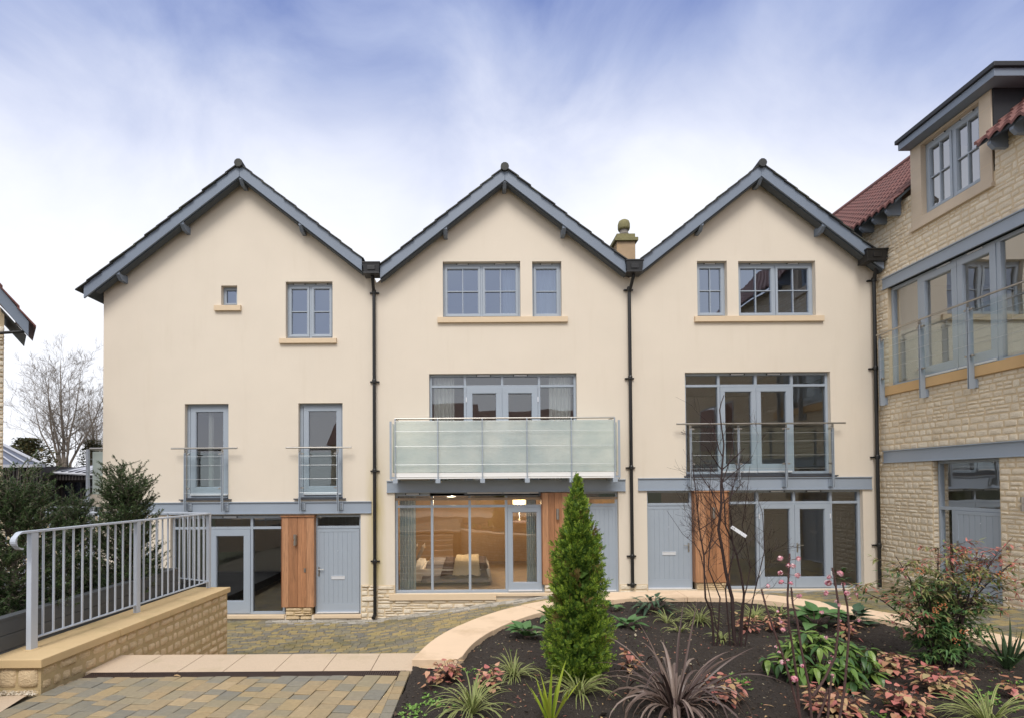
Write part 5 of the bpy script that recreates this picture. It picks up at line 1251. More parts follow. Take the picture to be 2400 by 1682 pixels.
# ================================================================== BEHIND THE LEFT GAP
# low terrace behind the planter and side balcony of the left house
g = MB(); g.box(-30, -6.5, 7.9, 40, -2.25, -1.1); struct(g.build('rear_terrace', M['asphalt']))
rb = thing('side_balcony', 'frosted glass balcony with steel rail on the flank of the left house', 'balcony', (XA0-.4, 14.2, .9))
sy_ = 14.6; bx_ = onY(206, 1100, 13.6)[0]
def sz(y): return onY(206, y, 13.6)[1]
mb = MB(); mb.box(bx_-.03, bx_+.03, 13.57, 13.63, sz(1172), sz(1052)); mb.box(bx_-.09, bx_+.09, 13.5, 13.7, sz(1177), sz(1168.5)); mb.build('post', M['rail_paint'], rb)
mb = MB(); mb.box(bx_+.06, XA0-.01, 13.7, 13.715, sz(1157), sz(1057)); mb.box(bx_+.01, bx_+.02, 13.75, 16.5, sz(1157), sz(1057)); mb.build('frosted_panel', M['frosted'], rb)
mb = MB(); mb.tube([(bx_+.05, 13.6, sz(1051)), (XA0-.0, 13.6, sz(1051))], .03, 10); mb.tube([(bx_+.05, 13.6, sz(1051)), (bx_+.05, 16.5, sz(1051))], .03, 10); mb.build('handrail', M['steel'], rb)
mb = MB(); mb.box(bx_+.02, XA0-.01, 13.65, 16.5, sz(1187), sz(1157.5)); mb.build('balcony_slab', M['render'], rb)
mb = MB(); mb.box(bx_-.02, bx_+.10, 13.62, 13.74, -1.2, sz(1187)-.002); mb.build('column', M['rail_paint'], rb)
for y in (1075, 1105, 1120, 1140): mb = MB(); mb.tube([(bx_, 13.56, sz(y)), (XA0, 13.56, sz(y))], .004, 5); mb.build('tension_wire', M['wire'], rb)
# dark clad pavilion
pv = thing('timber_pavilion', 'black boarded low building with pale seamed metal roof seen left of the houses', 'building', (-17, 22, -1))
YP = 20.0
a0, z1 = onY(-60, 1091, YP)[0], onY(60, 1091, YP)[1]; a1, z0 = onY(97, 1090, YP)[0], -1.6
mb = MB(); mb.box(a0, a1, YP, YP+5, z0, z1); mb.build('wall', M['dark_clad'], pv)
mb = MB(); x = a0
while x < a1: mb.box(x, x+.045, YP-.05, YP-.001, z0, z1-.06); x += .125
mb.build('cladding_batten', M['dark_clad'], pv)
mb = MB(); mb.box(a0, a1+.06, YP-.12, YP+.1, z1-.05, z1+.06); mb.build('fascia', M['zinc'], pv)
pt = onY(-8, 1034, YP+2.5)
mb = MB(); mb.add([(a0, YP-.05, z1+.06), (a1+.05, YP-.05, z1+.06), (pt[0]+.0, YP+2.5, pt[1]), (a0-3, YP+2.5, pt[1])], [(0, 1, 2, 3)]); mb.build('glazed_roof', mat('grey_rooflight', (.09, .10, .13), .3), pv, recalc=False)
mb = MB()
for k in range(6):
    t_ = k/5; p = Vector((lerp(a0, a1+.05, t_), YP-.07, z1+.08)); q = Vector((lerp(a0-3, pt[0], t_), YP+2.45, pt[1]+.03)); mb.tube([p, q], .03 if k < 5 else .06, 6)
mb.build('roof_bar', M['zinc'], pv)
b0, b1 = a1+.0, onY(262, 1105, YP+.6)[0]; YQ = YP+.6; ze = onY(98, 1105, YQ)[1]; ze2 = onY(240, 1112, YQ)[1]; zt2 = onY(240, 1070, YQ+3)[1]; zt1 = onY(100, 1083, YQ+3)[1]
mb = MB(); mb.add([(b0, YQ, ze), (b1, YQ, ze2), (b1, YQ+3, zt2), (b0, YQ+3, zt1)], [(0, 1, 2, 3)]); mb.build('metal_roof', M['zinc'], pv, recalc=False)
mb = MB()
for k in range(9):
    t_ = k/8; p = Vector((lerp(b0, b1, t_), YQ-.01, lerp(ze, ze2, t_)+.03)); q = Vector((lerp(b0, b1, t_)+.55, YQ+3, lerp(zt1, zt2, t_)+.03)); mb.tube([p, q], .022, 5)
mb.build('roof_seam', M['lead'], pv)
mb = MB(); mb.tube([(b0, YQ-.05, ze-.03), (b1, YQ-.05, ze2-.03)], .05, 6); mb.build('gutter', M['zinc'], pv)
zm = onY(150, 1124, YQ)[1]; zw = onY(150, 1128, YQ)[1]
mb = MB(); mb.box(b0, b1, YQ+.02, YQ+.3, zm, ze-.04); x = b0
while x < b1: mb.box(x, x+.045, YQ-.02, YQ+.019, zm, ze-.05); x += .12
mb.build('cladding_batten', M['dark_clad'], pv)
mb = MB(); mb.box(b0, b1, YQ+.5, YQ+.52, -1.1, zm); mb.build('pavilion_glass', M['glass_up'], pv)
mb = MB(); x = b0
while x < b1: mb.box(x, x+.06, YQ+.35, YQ+.49, -1.1, zm-.08); x += .38
mb.box(b0, b1, YQ+.35, YQ+.49, zm-.08, zm-.001); mb.build('pavilion_frame', M['dark_clad'], pv)
mb = MB(); mb.box(b0, b1, YQ+3, YQ+3.1, -1.1, zt2); mb.build('back_wall', M['dark_clad'], pv)
# stone terrace wall and railing further back
tw = thing('terrace_wall', 'distant low rubble wall glimpsed between the yew shrubs', 'wall', (-9.5, 16.5, -1.1))
mb = MB(); mb.box(-15, XA0-.3, 16.5, 16.8, -1.2, .85); mb.build('wall_core', M['mortar'], tw)
mb = MB(lambda s, d, z: (s, 16.5-d, z)); stones(mb, -15, XA0-.3, -1.1, .84, seed=71, res=(3, 3), ln=(.2, .4)); mb.build('stone_facing', M['stone'], tw)
rr_ = thing('terrace_railing', 'thin white distant railing running behind the yew shrubs', 'railing', (-9.5, 12.6, -1.1))
z_ = onY(150, 1187, 12.6)[1]; xa_, xb_ = onY(60, 1187, 12.6)[0], onY(222, 1187, 12.6)[0]
mb = MB(); mb.box(xa_-1, xb_, 12.58, 12.63, z_-.015, z_+.015); mb.build('handrail', M['rail_paint'], rr_)
x = xa_
while x < xb_: mb = MB(); mb.box(x-.008, x+.008, 12.59, 12.61, -1.1, z_-.016); mb.build('baluster', M['rail_paint'], rr_); x += .16

# row of stone houses across the courtyard (behind the viewer): seen in the windows' reflections
def far_house(x0, x1, y, zt, lab):
    h = thing('stone_house', lab, 'house', ((x0+x1)/2, y, 0))
    mb = MB(); mb.box(x0, x1, y-8, y, -1.8, zt); mb.build('wall', M['stone'], h)
    mb = MB(); mb.add([(x0-.3, y+.4, zt-.1), (x1+.3, y+.4, zt-.1), (x1+.3, y-4, zt+3.4), (x0-.3, y-4, zt+3.4), (x0-.3, y-8.4, zt-.1), (x1+.3, y-8.4, zt-.1)], [(0, 1, 2, 3), (3, 2, 5, 4), (0, 3, 4), (1, 5, 2)]); mb.build('roof', M['red_tile'], h)
    for k in range(3):
        c = x0+(x1-x0)*(k+.5)/3; mb = MB(); mb.box(c-.6, c+.6, y+.002, y+.03, 1, 2.3); w = mb.build('window', M['paint'], h); mb = MB(); mb.box(c-.5, c+.5, y+.032, y+.036, 1.1, 2.2); mb.build('pane', M['black'], w)
far_house(-10, 0, -11, 4.6, 'stone house with a red roof behind the camera reflected in windows'); far_house(.5, 9, -13, 4.2, 'second stone house behind the camera reflected in the right windows')

# ================================================================== PLANTING
def basis(t, up=Vector((0, 0, 1))):
    t = t.normalized(); a = t.cross(up)
    if a.length < .05: a = t.cross(Vector((1, 0, 0)))
    a.normalize(); return t, a, a.cross(t).normalized()
def strap(mb, base, az, L, w, rise, droop, rnd, n=7, m=0, margin=None, fold=.25, twist=0):
    """one arching strap leaf: leaves upward at 'rise' rad from horizontal, bends down by 'droop' over its length"""
    p = Vector(base); h = Vector((math.cos(az), math.sin(az), 0)); rows = []
    side = Vector((-h.y, h.x, 0)); kink = rnd.uniform(-.25, .25)
    for i in range(n+1):
        t = i/n; a = rise-droop*(t**1.5)
        d = h*math.cos(a)+Vector((0, 0, 1))*math.sin(a)
        if i: p = p+d*(L/n)
        ww = w*(.55+.45*min(1, t*4))*(1-max(0, (t-.45)/.55)**1.6)+.0006
        sd = (side*math.cos(twist*t)+d.cross(side)*math.sin(twist*t)).normalized(); nn_ = d.cross(sd).normalized()
        q = p+side*kink*L*t*t*.5
        rows.append((q, sd, nn_, ww))
    if margin is None:
        vs = []
        for q, sd, nn_, ww in rows: vs += [tuple(q-sd*ww/2-nn_*ww*fold*.5), tuple(q), tuple(q+sd*ww/2-nn_*ww*fold*.5)]
        mb.add(vs, [(3*i+k, 3*i+k+1, 3*i+k+4, 3*i+k+3) for i in range(n) for k in (0, 1)], m)
    else:
        vs = []
        for q, sd, nn_, ww in rows: vs += [tuple(q-sd*ww/2-nn_*ww*.1), tuple(q-sd*ww*.22), tuple(q+sd*ww*.22), tuple(q+sd*ww/2-nn_*ww*.1)]
        for k, mm_ in ((0, margin), (1, m), (2, margin)):
            b0 = len(mb.v); mb.add(vs, [(4*i+k, 4*i+k+1, 4*i+k+5, 4*i+k+4) for i in range(n)], mm_)
def blade_leaf(mb, base, dirv, L, w, rnd, n=5, m=0, cup=.25, bend=.3, tipf=.6, up=Vector((0, 0, 1))):
    """broad oval leaf with a folded midrib"""
    t, a, u = basis(dirv, up); p = Vector(base); vs = []
    for i in range(n+1):
        s = i/n; ww = w*.5*math.sin(math.pi*min(1, (s*.93+.07))**tipf)+.0004
        if i == n: ww = .0005
        q = p+t*L*s-u*bend*L*s*s
        vs += [tuple(q-a*ww+u*ww*cup), tuple(q), tuple(q+a*ww+u*ww*cup)]
    mb.add(vs, [(3*i+k, 3*i+k+1, 3*i+k+4, 3*i+k+3) for i in range(n) for k in (0, 1)], m)
def tuft(loc, label, cat, n, L, w, mats, rise=(.5, 1.4), droop=(.8, 2.2), seed=0, margin=None, name='ornamental_grass', group=None, spread=.03, Lr=(.65, 1.1), leafname='blades'):
    x, y = loc; z = soil_h(x, y)-.005; o = thing(name, label, cat, (x, y, z), group); rnd = random.Random(seed); mb = MB()
    for k in range(n):
        az = rnd.uniform(0, 2*math.pi); r = spread*rnd.random()
        strap(mb, (x+r*math.cos(az), y+r*math.sin(az), z), az+rnd.uniform(-.3, .3), L*rnd.uniform(*Lr), w*rnd.uniform(.75, 1.15), rnd.uniform(*rise), rnd.uniform(*droop), rnd, margin=margin, m=0, twist=rnd.uniform(-.8, .8))
    mb.build(leafname, mats, o, recalc=False); return o
G_ = {}
G_['varie'] = leafmat('grass_green_stripe', [(.10, .17, .035), (.16, .22, .05)])
G_['cream'] = leafmat('grass_cream_margin', [(.46, .46, .20), (.38, .40, .15)])
G_['yellow'] = leafmat('yellow_green_blade', [(.30, .42, .03), (.42, .48, .06), (.22, .32, .03)])
G_['purple'] = leafmat('bronze_purple_strap', [(.11, .075, .066), (.18, .13, .11), (.08, .053, .048), (.25, .19, .16), (.14, .095, .075)], rough=.36, trans=.08)
G_['dgreen'] = leafmat('dark_green_sword', [(.045, .085, .04), (.07, .12, .05)])
G_['berg'] = leafmat('broad_mid_green_leaf', [(.10, .21, .065), (.07, .16, .05), (.15, .26, .10)], rough=.35, trans=.12)
G_['davidii'] = leafmat('glossy_green_leaf', [(.08, .15, .035), (.12, .21, .045), (.05, .11, .035), (.18, .27, .06)], rough=.32, trans=.12)
G_['helle'] = leafmat('dark_blue_green_leaf', [(.04, .085, .045), (.06, .115, .06)], rough=.4, trans=.1)
G_['coral'] = leafmat('coral_red_leaf', [(.55, .22, .17), (.60, .34, .22), (.50, .17, .15), (.50, .34, .18), (.42, .34, .17), (.62, .28, .23)], rough=.6, trans=.2)
G_['rust'] = leafmat('rusty_orange_leaf', [(.52, .28, .16), (.44, .19, .12), (.52, .35, .18), (.38, .15, .12)], rough=.6, trans=.2)
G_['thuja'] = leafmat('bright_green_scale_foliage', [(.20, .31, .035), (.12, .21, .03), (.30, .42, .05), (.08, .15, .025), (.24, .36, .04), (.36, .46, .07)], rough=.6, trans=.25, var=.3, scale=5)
G_['thuja_dark'] = leafmat('dark_green_scale_foliage', [(.10, .19, .03), (.07, .14, .025), (.14, .24, .035)], rough=.6, trans=.15)  # darker green paints shade into plume gaps and core, also mixed in randomly
G_['thuja_brown'] = leafmat('browned_scale_foliage', [(.22, .13, .05), (.16, .15, .04)], rough=.7)
G_['yew'] = leafmat('dark_yew_needle', [(.035, .07, .025), (.055, .10, .035), (.08, .125, .045), (.045, .085, .03), (.10, .145, .055)], rough=.5, trans=.12, var=.25, scale=4)
G_['nand_g'] = leafmat('nandina_green_leaflet', [(.09, .19, .06), (.14, .24, .08), (.065, .14, .055), (.19, .26, .09)], rough=.4, trans=.2)
G_['nand_b'] = leafmat('nandina_bronze_leaflet', [(.24, .26, .09), (.30, .22, .11), (.20, .24, .07), (.36, .28, .14)], rough=.4, trans=.2)
G_['nand_r'] = leafmat('nandina_red_leaflet', [(.48, .14, .12), (.38, .13, .13), (.55, .20, .15), (.42, .22, .15)], rough=.4, trans=.2)
G_['berry'] = mat('orange_berry', (.55, .17, .05), .4)
G_['pink'] = leafmat('pink_blossom', [(.85, .42, .47), (.80, .55, .58), (.75, .28, .38), (.9, .65, .66)], rough=.6, trans=.3)
G_['weed'] = leafmat('bright_seedling_leaf', [(.17, .33, .06), (.24, .40, .09), (.12, .25, .05)], rough=.5, trans=.2)
G_['tag'] = mat('white_plastic_tag', (.85, .87, .92), .4)
G_['far'] = leafmat('dull_olive_foliage', [(.05, .055, .022), (.08, .075, .03), (.035, .045, .02), (.11, .085, .03)], rough=.8, trans=.1)

def gp(px, py): return onZ(px, py, .02)
# --- conifer
def thuja(px, py, H, seed=1):
    x, y = gp(px, py); z = 0; o = thing('conifer', 'bright green cone shaped conifer standing tall in the soil bed', 'conifer', (x, y, z)); rnd = random.Random(seed)
    prof = [(0, .22), (.06, .30), (.14, .325), (.25, .315), (.36, .275), (.50, .262), (.62, .245), (.71, .185), (.79, .125), (.86, .095), (.92, .045), (.97, .018), (1, .004)]
    def rad(t):
        for (a, ra), (b_, rb_) in zip(prof, prof[1:]):
            if a <= t <= b_: return ra+(rb_-ra)*(t-a)/(b_-a)
        return 0
    mb = MB(); mb.tube([(x, y, -.05), (x+.01, y, H*.5), (x, y, H*.97)], [.03, .02, .004], 8); mb.build('trunk', M['bark'], o)
    mb = MB()
    def spray(p, d, L_, m_, fl_n=5):
        a = d.cross(Vector((rnd.uniform(-1, 1), rnd.uniform(-1, 1), rnd.uniform(-.6, .6)))).normalized(); nrm = a.cross(d); droop = nrm*rnd.uniform(-.3, .3); vs = []; fs = []
        for s in range(fl_n):
            tt = (s+.3)/fl_n; c = p+d*L_*tt+droop*L_*tt*tt; sd = 1 if s % 2 else -1; fl = L_*.55*(1-tt*.5)
            dd = (d*.9+a*sd*.75).normalized(); w_ = L_*.075; q = c+dd*fl+droop*fl*.6; pr = dd.cross(nrm).normalized()*w_
            b0 = len(vs); vs += [tuple(c-pr*.7), tuple(c+pr*.7), tuple(c+dd*fl*.6+pr*1.2), tuple(q), tuple(c+dd*fl*.6-pr*1.2)]; fs.append(tuple(range(b0, b0+5)))
        pr = a*L_*.06; tip_ = p+d*L_*1.1+droop*L_; b0 = len(vs); vs += [tuple(p-pr), tuple(p+pr), tuple(tip_+pr*.3), tuple(tip_-pr*.3)]; fs.append(tuple(range(b0, b0+4)))
        mb.add(vs, fs, m_)
    for k in range(560):         # feathery plumes sweeping out and up
        t = (k+rnd.random())/560; t = t**1.12; az = k*2.39996+rnd.uniform(-.5, .5); R_ = rad(t)*rnd.uniform(.74, 1.14)
        od = Vector((math.cos(az), math.sin(az), 0)); up_ = rnd.uniform(.06, .16)*(1+.5*t); z1 = .04+t*H*.95
        p0 = Vector((x, y, z1-up_*.5))+od*R_*.30; p1 = Vector((x, y, z1+up_*.6))+od*R_; ax = (p1-p0); pl = ax.length; ax.normalize(); t_, sa_, su_ = basis(ax)
        brown = rnd.random() < .05; nsp = int(16+10*min(1, pl/.2))
        for j in range(nsp):
            v = rnd.random()**.7; wv = .05*(1-v*.75)*(.6+.4*min(1, R_/.2)); an = rnd.uniform(0, 6.283)
            p = p0+ax*pl*v*.92+(sa_*math.cos(an)+su_*math.sin(an))*wv*rnd.random()**.5
            d = (ax*.75+(sa_*math.cos(an)+su_*math.sin(an))*rnd.uniform(.2, .9)+Vector((0, 0, .35))).normalized()
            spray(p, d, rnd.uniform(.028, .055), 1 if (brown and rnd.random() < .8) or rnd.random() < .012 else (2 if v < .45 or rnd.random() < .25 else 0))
    for k in range(26): p = Vector((x+rnd.uniform(-.012, .012), y+rnd.uniform(-.012, .012), H*rnd.uniform(.9, 1.0))); spray(p, Vector((rnd.uniform(-.35, .35), rnd.uniform(-.35, .35), 1)).normalized(), .05, 0)
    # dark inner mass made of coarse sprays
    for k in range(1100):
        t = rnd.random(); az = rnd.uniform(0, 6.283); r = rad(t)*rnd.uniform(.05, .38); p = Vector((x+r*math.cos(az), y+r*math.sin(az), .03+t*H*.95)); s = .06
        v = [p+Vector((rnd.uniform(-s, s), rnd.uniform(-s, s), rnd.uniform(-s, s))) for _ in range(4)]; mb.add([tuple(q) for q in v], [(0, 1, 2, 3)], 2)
    mb.build('foliage', [G_['thuja'], G_['thuja_brown'], G_['thuja_dark']], o, recalc=False)
thuja(1357, 1592, 1.83)

# --- yews
def yew(x, y, z0, H, R_, label, seed, n=85, lean=0, group='yew shrubs in the grey planter'):
    o = thing('yew_shrub', label, 'shrub', (x, y, z0), group); rnd = random.Random(seed)
    wood = MB(); mb = MB()
    def needles(pts, ln, dens=150):
        tot = sum((b_-a).length for a, b_ in zip(pts, pts[1:])); cnt = int(tot*dens)
        for k in range(cnt):
            t = rnd.random()*(len(pts)-1); i = int(t); p = pts[i].lerp(pts[i+1], t-i); ax = (pts[i+1]-pts[i]).normalized(); t_, a, u_ = basis(ax)
            an = rnd.uniform(0, 6.283); d = (a*math.cos(an)+u_*math.sin(an)*.7+ax*rnd.uniform(.3, 1.0)).normalized(); l = ln*rnd.uniform(.7, 1.2)
            q = p+d*l; w = d.cross(Vector((rnd.uniform(-1, 1), rnd.uniform(-1, 1), 1))).normalized()*.0042
            mb.add([tuple(p-w), tuple(p+w), tuple(q+w*.5), tuple(q-w*.5)], [(0, 1, 2, 3)])
    for k in range(n):
        v = k/n; hz = H*(.02+.80*v**.85); az = k*2.4+rnd.uniform(-.4, .4)
        prof_r = R_*(1.05-.62*v**2.0)*(.65+.35*min(1, v*5+.4))
        reach = prof_r*rnd.uniform(.7, 1.08); rise = (.18+.85*v)*rnd.uniform(.6, 1.3)*H*.25
        p0 = Vector((x+lean*hz*.3+rnd.uniform(-.05, .05), y+rnd.uniform(-.05, .05), z0+hz)); d = Vector((math.cos(az), math.sin(az), 0))
        pts = [p0+d*reach*t+Vector((0, 0, 1))*(rise*t**1.6)+Vector((rnd.uniform(-.02, .02), rnd.uniform(-.02, .02), rnd.uniform(-.02, .02))) for t in (0, .25, .5, .75, 1)]
        wood.tube(pts, [.009, .007, .005, .003, .002], 4)
        needles(pts[1:], .028, 130)
        for j in range(11):
            t = rnd.uniform(.25, 1)*4; i = min(int(t), 3); q = pts[i].lerp(pts[i+1], t-i); da = az+rnd.choice((-1, 1))*rnd.uniform(.4, 1.1)
            dd = Vector((math.cos(da), math.sin(da), rnd.uniform(.1, .9))).normalized(); l = rnd.uniform(.10, .24)*(1.1-.3*v)
            tw = [q, q+dd*l*.5+Vector((0, 0, .01)), q+dd*l+Vector((0, 0, .035))]; wood.tube(tw, [.004, .003, .0015], 3, cap=False); needles(tw, .027, 230)
    for k in range(7):      # leaders
        az = rnd.uniform(0, 6.28); r = R_*rnd.uniform(.0, .6); l = H*rnd.uniform(.16, .27) if k else H*.3; b0 = Vector((x+lean*H*.3+r*math.cos(az), y+r*math.sin(az), z0+H*(.74 if k else .76)-r*.35))
        tw = [b0, b0+Vector((.02*math.cos(az), .02*math.sin(az), l*.5)), b0+Vector((.06*math.cos(az), .06*math.sin(az), l))]; wood.tube(tw, [.008, .005, .002], 4); needles(tw, .03, 200)
        for j in range(6):
            t = rnd.uniform(.2, .95); q = tw[0].lerp(tw[2], t); da = rnd.uniform(0, 6.28); dd = Vector((math.cos(da), math.sin(da), .7)).normalized(); l2 = rnd.uniform(.05, .12); t3 = [q, q+dd*l2]; wood.tube(t3, [.003, .001], 3, cap=False); needles(t3, .025, 260)
    wood.tube([(x, y, z0-.1), (x+lean*H*.1, y, z0+H*.4), (x+lean*H*.3, y, z0+H*.85)], [.035, .025, .008], 6)
    wood.build('branches', M['bark'], o); mb.build('foliage', G_['yew'], o, recalc=False)
def yewpos(px, ptop, pbot, Y): X_, zt = onY(px, ptop, Y); return X_, Y, onY(px, pbot, Y)[1], zt-onY(px, pbot, Y)[1]
x_, y_, z_, h_ = yewpos(35, 1122, 1480, 5.6); yew(x_, y_, z_, h_, .43, 'widest yew shrub at the near end of the grey planter', 11, n=120)
x_, y_, z_, h_ = yewpos(165, 1170, 1430, 7.0); yew(x_, y_, z_, h_, .27, 'smallest narrow yew between the two larger ones behind the railing', 12, n=75)
x_, y_, z_, h_ = yewpos(292, 1106, 1400, 7.1); yew(x_, y_, z_, h_, .42, 'spiky topped yew in front of the cream house corner', 13, n=120)

# --- black flax
def phormium():
    x, y = gp(1582, 1668); o = thing('dark_flax_plant', 'purple brown strap leaved flax arching in the bed foreground', 'plant', (x, y, 0)); rnd = random.Random(5); mb = MB()
    for k in range(92):
        az = rnd.uniform(0, 6.283); r = .06*rnd.random(); up_ = rnd.random() < .16
        strap(mb, (x+r*math.cos(az), y+r*math.sin(az), .0), az, rnd.uniform(.42, .92), rnd.uniform(.016, .03), rnd.uniform(.95, 1.5), (rnd.uniform(.4, 1.1) if up_ else rnd.uniform(2.0, 3.7)), rnd, n=10, twist=rnd.uniform(-1.2, 1.2), fold=.5)
    for az, L_, w_, ri, dr_ in ((1.15, .95, .017, 1.25, .35), (.75, .98, .017, 1.1, .2), (-.05, 1.0, .024, .95, 1.5), (3.2, .95, .024, 1.05, 2.0), (2.9, .85, .025, 1.2, 2.3), (.25, .9, .02, .8, .55), (2.5, .9, .02, 1.0, 1.6), (1.9, .75, .03, 1.45, 1.6), (1.5, .8, .03, 1.5, 1.9)):
        strap(mb, (x, y, 0), az, L_, w_, ri, dr_, rnd, n=12, twist=.5, fold=.5)
    mb.build('strap_leaves', G_['purple'], o, recalc=False)
phormium()
# --- tufts
VG = 'cream and green striped grass tufts'
for i, (px, py, n, L_, lab) in enumerate(((1205, 1580, 62, .34, 'striped grass tuft on bare soil left of the conifer foot'), (1107, 1668, 85, .44, 'striped grass tuft nearest the paving edge at the bottom'), (1358, 1625, 62, .40, 'striped grass tuft directly in front of the conifer'),
        (1563, 1455, 26, .28, 'small pale striped tuft between the broad leaf clump and bare shrub'), (1594, 1478, 24, .22, 'tiny pale tuft just behind the purple flax'), (1640, 1455, 80, .36, 'dense yellowish grass mound left of the bare shrub stems'), (1770, 1452, 75, .34, 'dense yellowish grass mound right of the bare shrub stems'),
        (1828, 1436, 36, .28, 'thin grass tuft close to the coping behind pink blossom stems'), (2318, 1700, 95, .48, 'large striped grass tuft in the lower right corner'), (1693, 1500, 26, .24, 'white edged tuft at the foot of the bare shrub'))):
    tuft(gp(px, py), lab, 'grass tuft', n, L_, .011 if n > 50 else .013, [G_['varie'], G_['cream']], seed=100+i, margin=1, rise=(.55, 1.45), droop=(.9, 2.3), group=VG)
tuft(gp(1290, 1690), 'short lime yellow upright sword leaves at the bottom edge', 'plant', 20, .44, .024, [G_['yellow']], rise=(.95, 1.5), droop=(.0, .35), seed=31, name='yellow_flax_plant', Lr=(.5, 1.1), leafname='sword_leaves')
tuft(gp(2362, 1560), 'dark green sword leaved plant by the coping at far right', 'plant', 30, .46, .026, [G_['dgreen']], rise=(.8, 1.5), droop=(.0, .5), seed=32, name='sword_leaf_plant', Lr=(.5, 1.15), leafname='sword_leaves')
# --- broad leaved clumps
def clump(px, py, label, n, L_, w_, mats, seed, name='leafy_plant', h=.10, spread=.08, cup=.3, group=None, cat='plant', tipf=.6, up=(.1, .9), bend=(.1, .5)):
    x, y = gp(px, py); z = soil_h(x, y); o = thing(name, label, cat, (x, y, z), group); rnd = random.Random(seed); mb = MB(); st = MB()
    for k in range(n):
        az = k*2.4+rnd.uniform(-.5, .5); r = spread*math.sqrt(rnd.random()); e = rnd.uniform(*up)
        b0 = Vector((x, y, z)); p = Vector((x+r*math.cos(az), y+r*math.sin(az), z+h*rnd.uniform(.15, 1)))
        st.tube([b0, (b0+p)/2+Vector((0, 0, .01)), p], .0025, 3, cap=False)
        d = Vector((math.cos(az)*math.cos(e), math.sin(az)*math.cos(e), math.sin(e))); s = rnd.uniform(.65, 1.1)
        blade_leaf(mb, p, d, L_*s, w_*s, rnd, m=rnd.randrange(len(mats)) if len(mats) > 1 else 0, cup=cup*rnd.uniform(.3, 1.3), bend=rnd.uniform(*bend), tipf=tipf)
    st.build('stems', M['bark_v'], o); mb.build('leaves', mats, o, recalc=False); return o
BG = 'broad leaved clumps near the coping'
clump(1234, 1497, 'broad green leaf clump by the coping left of the conifer', 16, .20, .13, [G_['berg']], 41, h=.12, spread=.09, group=BG)
clump(1288, 1452, 'broad green leaves half hidden behind the conifer left side', 8, .19, .12, [G_['berg']], 42, h=.12, group=BG)
clump(1474, 1468, 'small broad green leaf clump on bare soil right of the conifer', 11, .19, .12, [G_['berg']], 43, h=.07, group=BG)
clump(1432, 1428, 'pale green clump against the coping right of the conifer', 8, .16, .09, [G_['berg']], 44, h=.10, group=BG)
clump(1912, 1470, 'largest broad leaf clump behind the glossy green shrub', 26, .24, .16, [G_['berg']], 45, h=.2, spread=.2, group=BG)
clump(1995, 1465, 'dark broad leaf clump left of the red tipped shrub', 22, .22, .15, [G_['helle']], 46, h=.2, spread=.18, group=BG)
clump(1530, 1430, 'dark blue green leafy plant close to the far coping', 60, .17, .05, [G_['helle']], 47, h=.20, spread=.22, cup=.2, bend=(.2, .9), up=(-.1, .8))
clump(1478, 1418, 'short dark leafy plant touching the far coping', 14, .13, .045, [G_['helle']], 48, h=.1, spread=.1) if False else None
# glossy evergreen shrub
def davidii():
    x, y = gp(1925, 1585); z = 0; o = thing('glossy_shrub', 'rounded shrub of glossy ribbed green leaves behind the pink blossom stems', 'shrub', (x, y, z)); rnd = random.Random(9); mb = MB(); st = MB()
    for k in range(80):
        az = rnd.uniform(0, 6.283); e = math.asin(rnd.uniform(-.1, 1)); r = rnd.uniform(.55, 1)
        p = Vector((x+.50*r*math.cos(az)*math.cos(e), y+.34*r*math.sin(az)*math.cos(e), z+.10+.36*r*math.sin(e)))
        c0 = Vector((x, y, z)); st.tube([c0, (c0+p)/2+Vector((0, 0, .05)), p], [.007, .005, .003], 4, cap=False)
        for j in range(8):
            a2 = az+j*.8+rnd.uniform(-.3, .3); ee = rnd.uniform(-1.0, .45); d = Vector((math.cos(a2)*math.cos(ee), math.sin(a2)*math.cos(ee), math.sin(ee)))
            s = rnd.uniform(.7, 1.1); blade_leaf(mb, p+d*.02, d, .125*s, .05*s, rnd, n=6, cup=.25, bend=rnd.uniform(.1, .7), tipf=.75)
    st.build('stems', M['bark_v'], o); mb.build('leaves', G_['davidii'], o, recalc=False)
davidii()
# coral leaved ground plants
CG = 'low coral and rust leaved ground plants'
for i, (px, py, n, sp, m_, lab) in enumerate(((1050, 1592, 60, .15, 'rust', 'rust red leafy clump by the near end of the coping'), (1145, 1612, 45, .14, 'coral', 'dark red leafy clump between two striped tufts'), (1010, 1612, 14, .07, 'rust', 'tiny dark red clump beside the paving edge'),
        (2090, 1580, 75, .19, 'coral', 'coral pink clump at the right foot of the glossy shrub'), (2205, 1622, 110, .27, 'coral', 'widest coral clump in front of the red tipped shrub'), (2112, 1668, 95, .22, 'coral', 'pink and olive clump lowest at the right of the blossom stems'),
        (1955, 1670, 120, .27, 'rust', 'orange rust clump under the pink blossom stems'), (2372, 1632, 20, .09, 'rust', 'small orange clump near the right picture edge'), (1752, 1478, 45, .17, 'rust', 'bright rust clump behind the bare shrub stems'), (1815, 1478, 40, .15, 'rust', 'rusty clump between the bare shrub and broad leaves'),
        (1690, 1640, 70, .24, 'coral', 'red leaves tangled under the right side of the purple flax'), (1475, 1572, 30, .12, 'rust', 'small yellowed clump between the conifer and purple flax'), (1988, 1492, 30, .14, 'rust', 'pinkish clump behind the glossy shrub'))):
    clump(px, py, lab, int(n*1.25), .060, .052, [G_[m_], G_['coral'], G_['rust']], 60+i, h=.19, spread=sp*.74, cup=.12, group=CG, cat='ground plant', name='ground_plant', tipf=.5, up=(-.9, .5), bend=(-.1, .3))
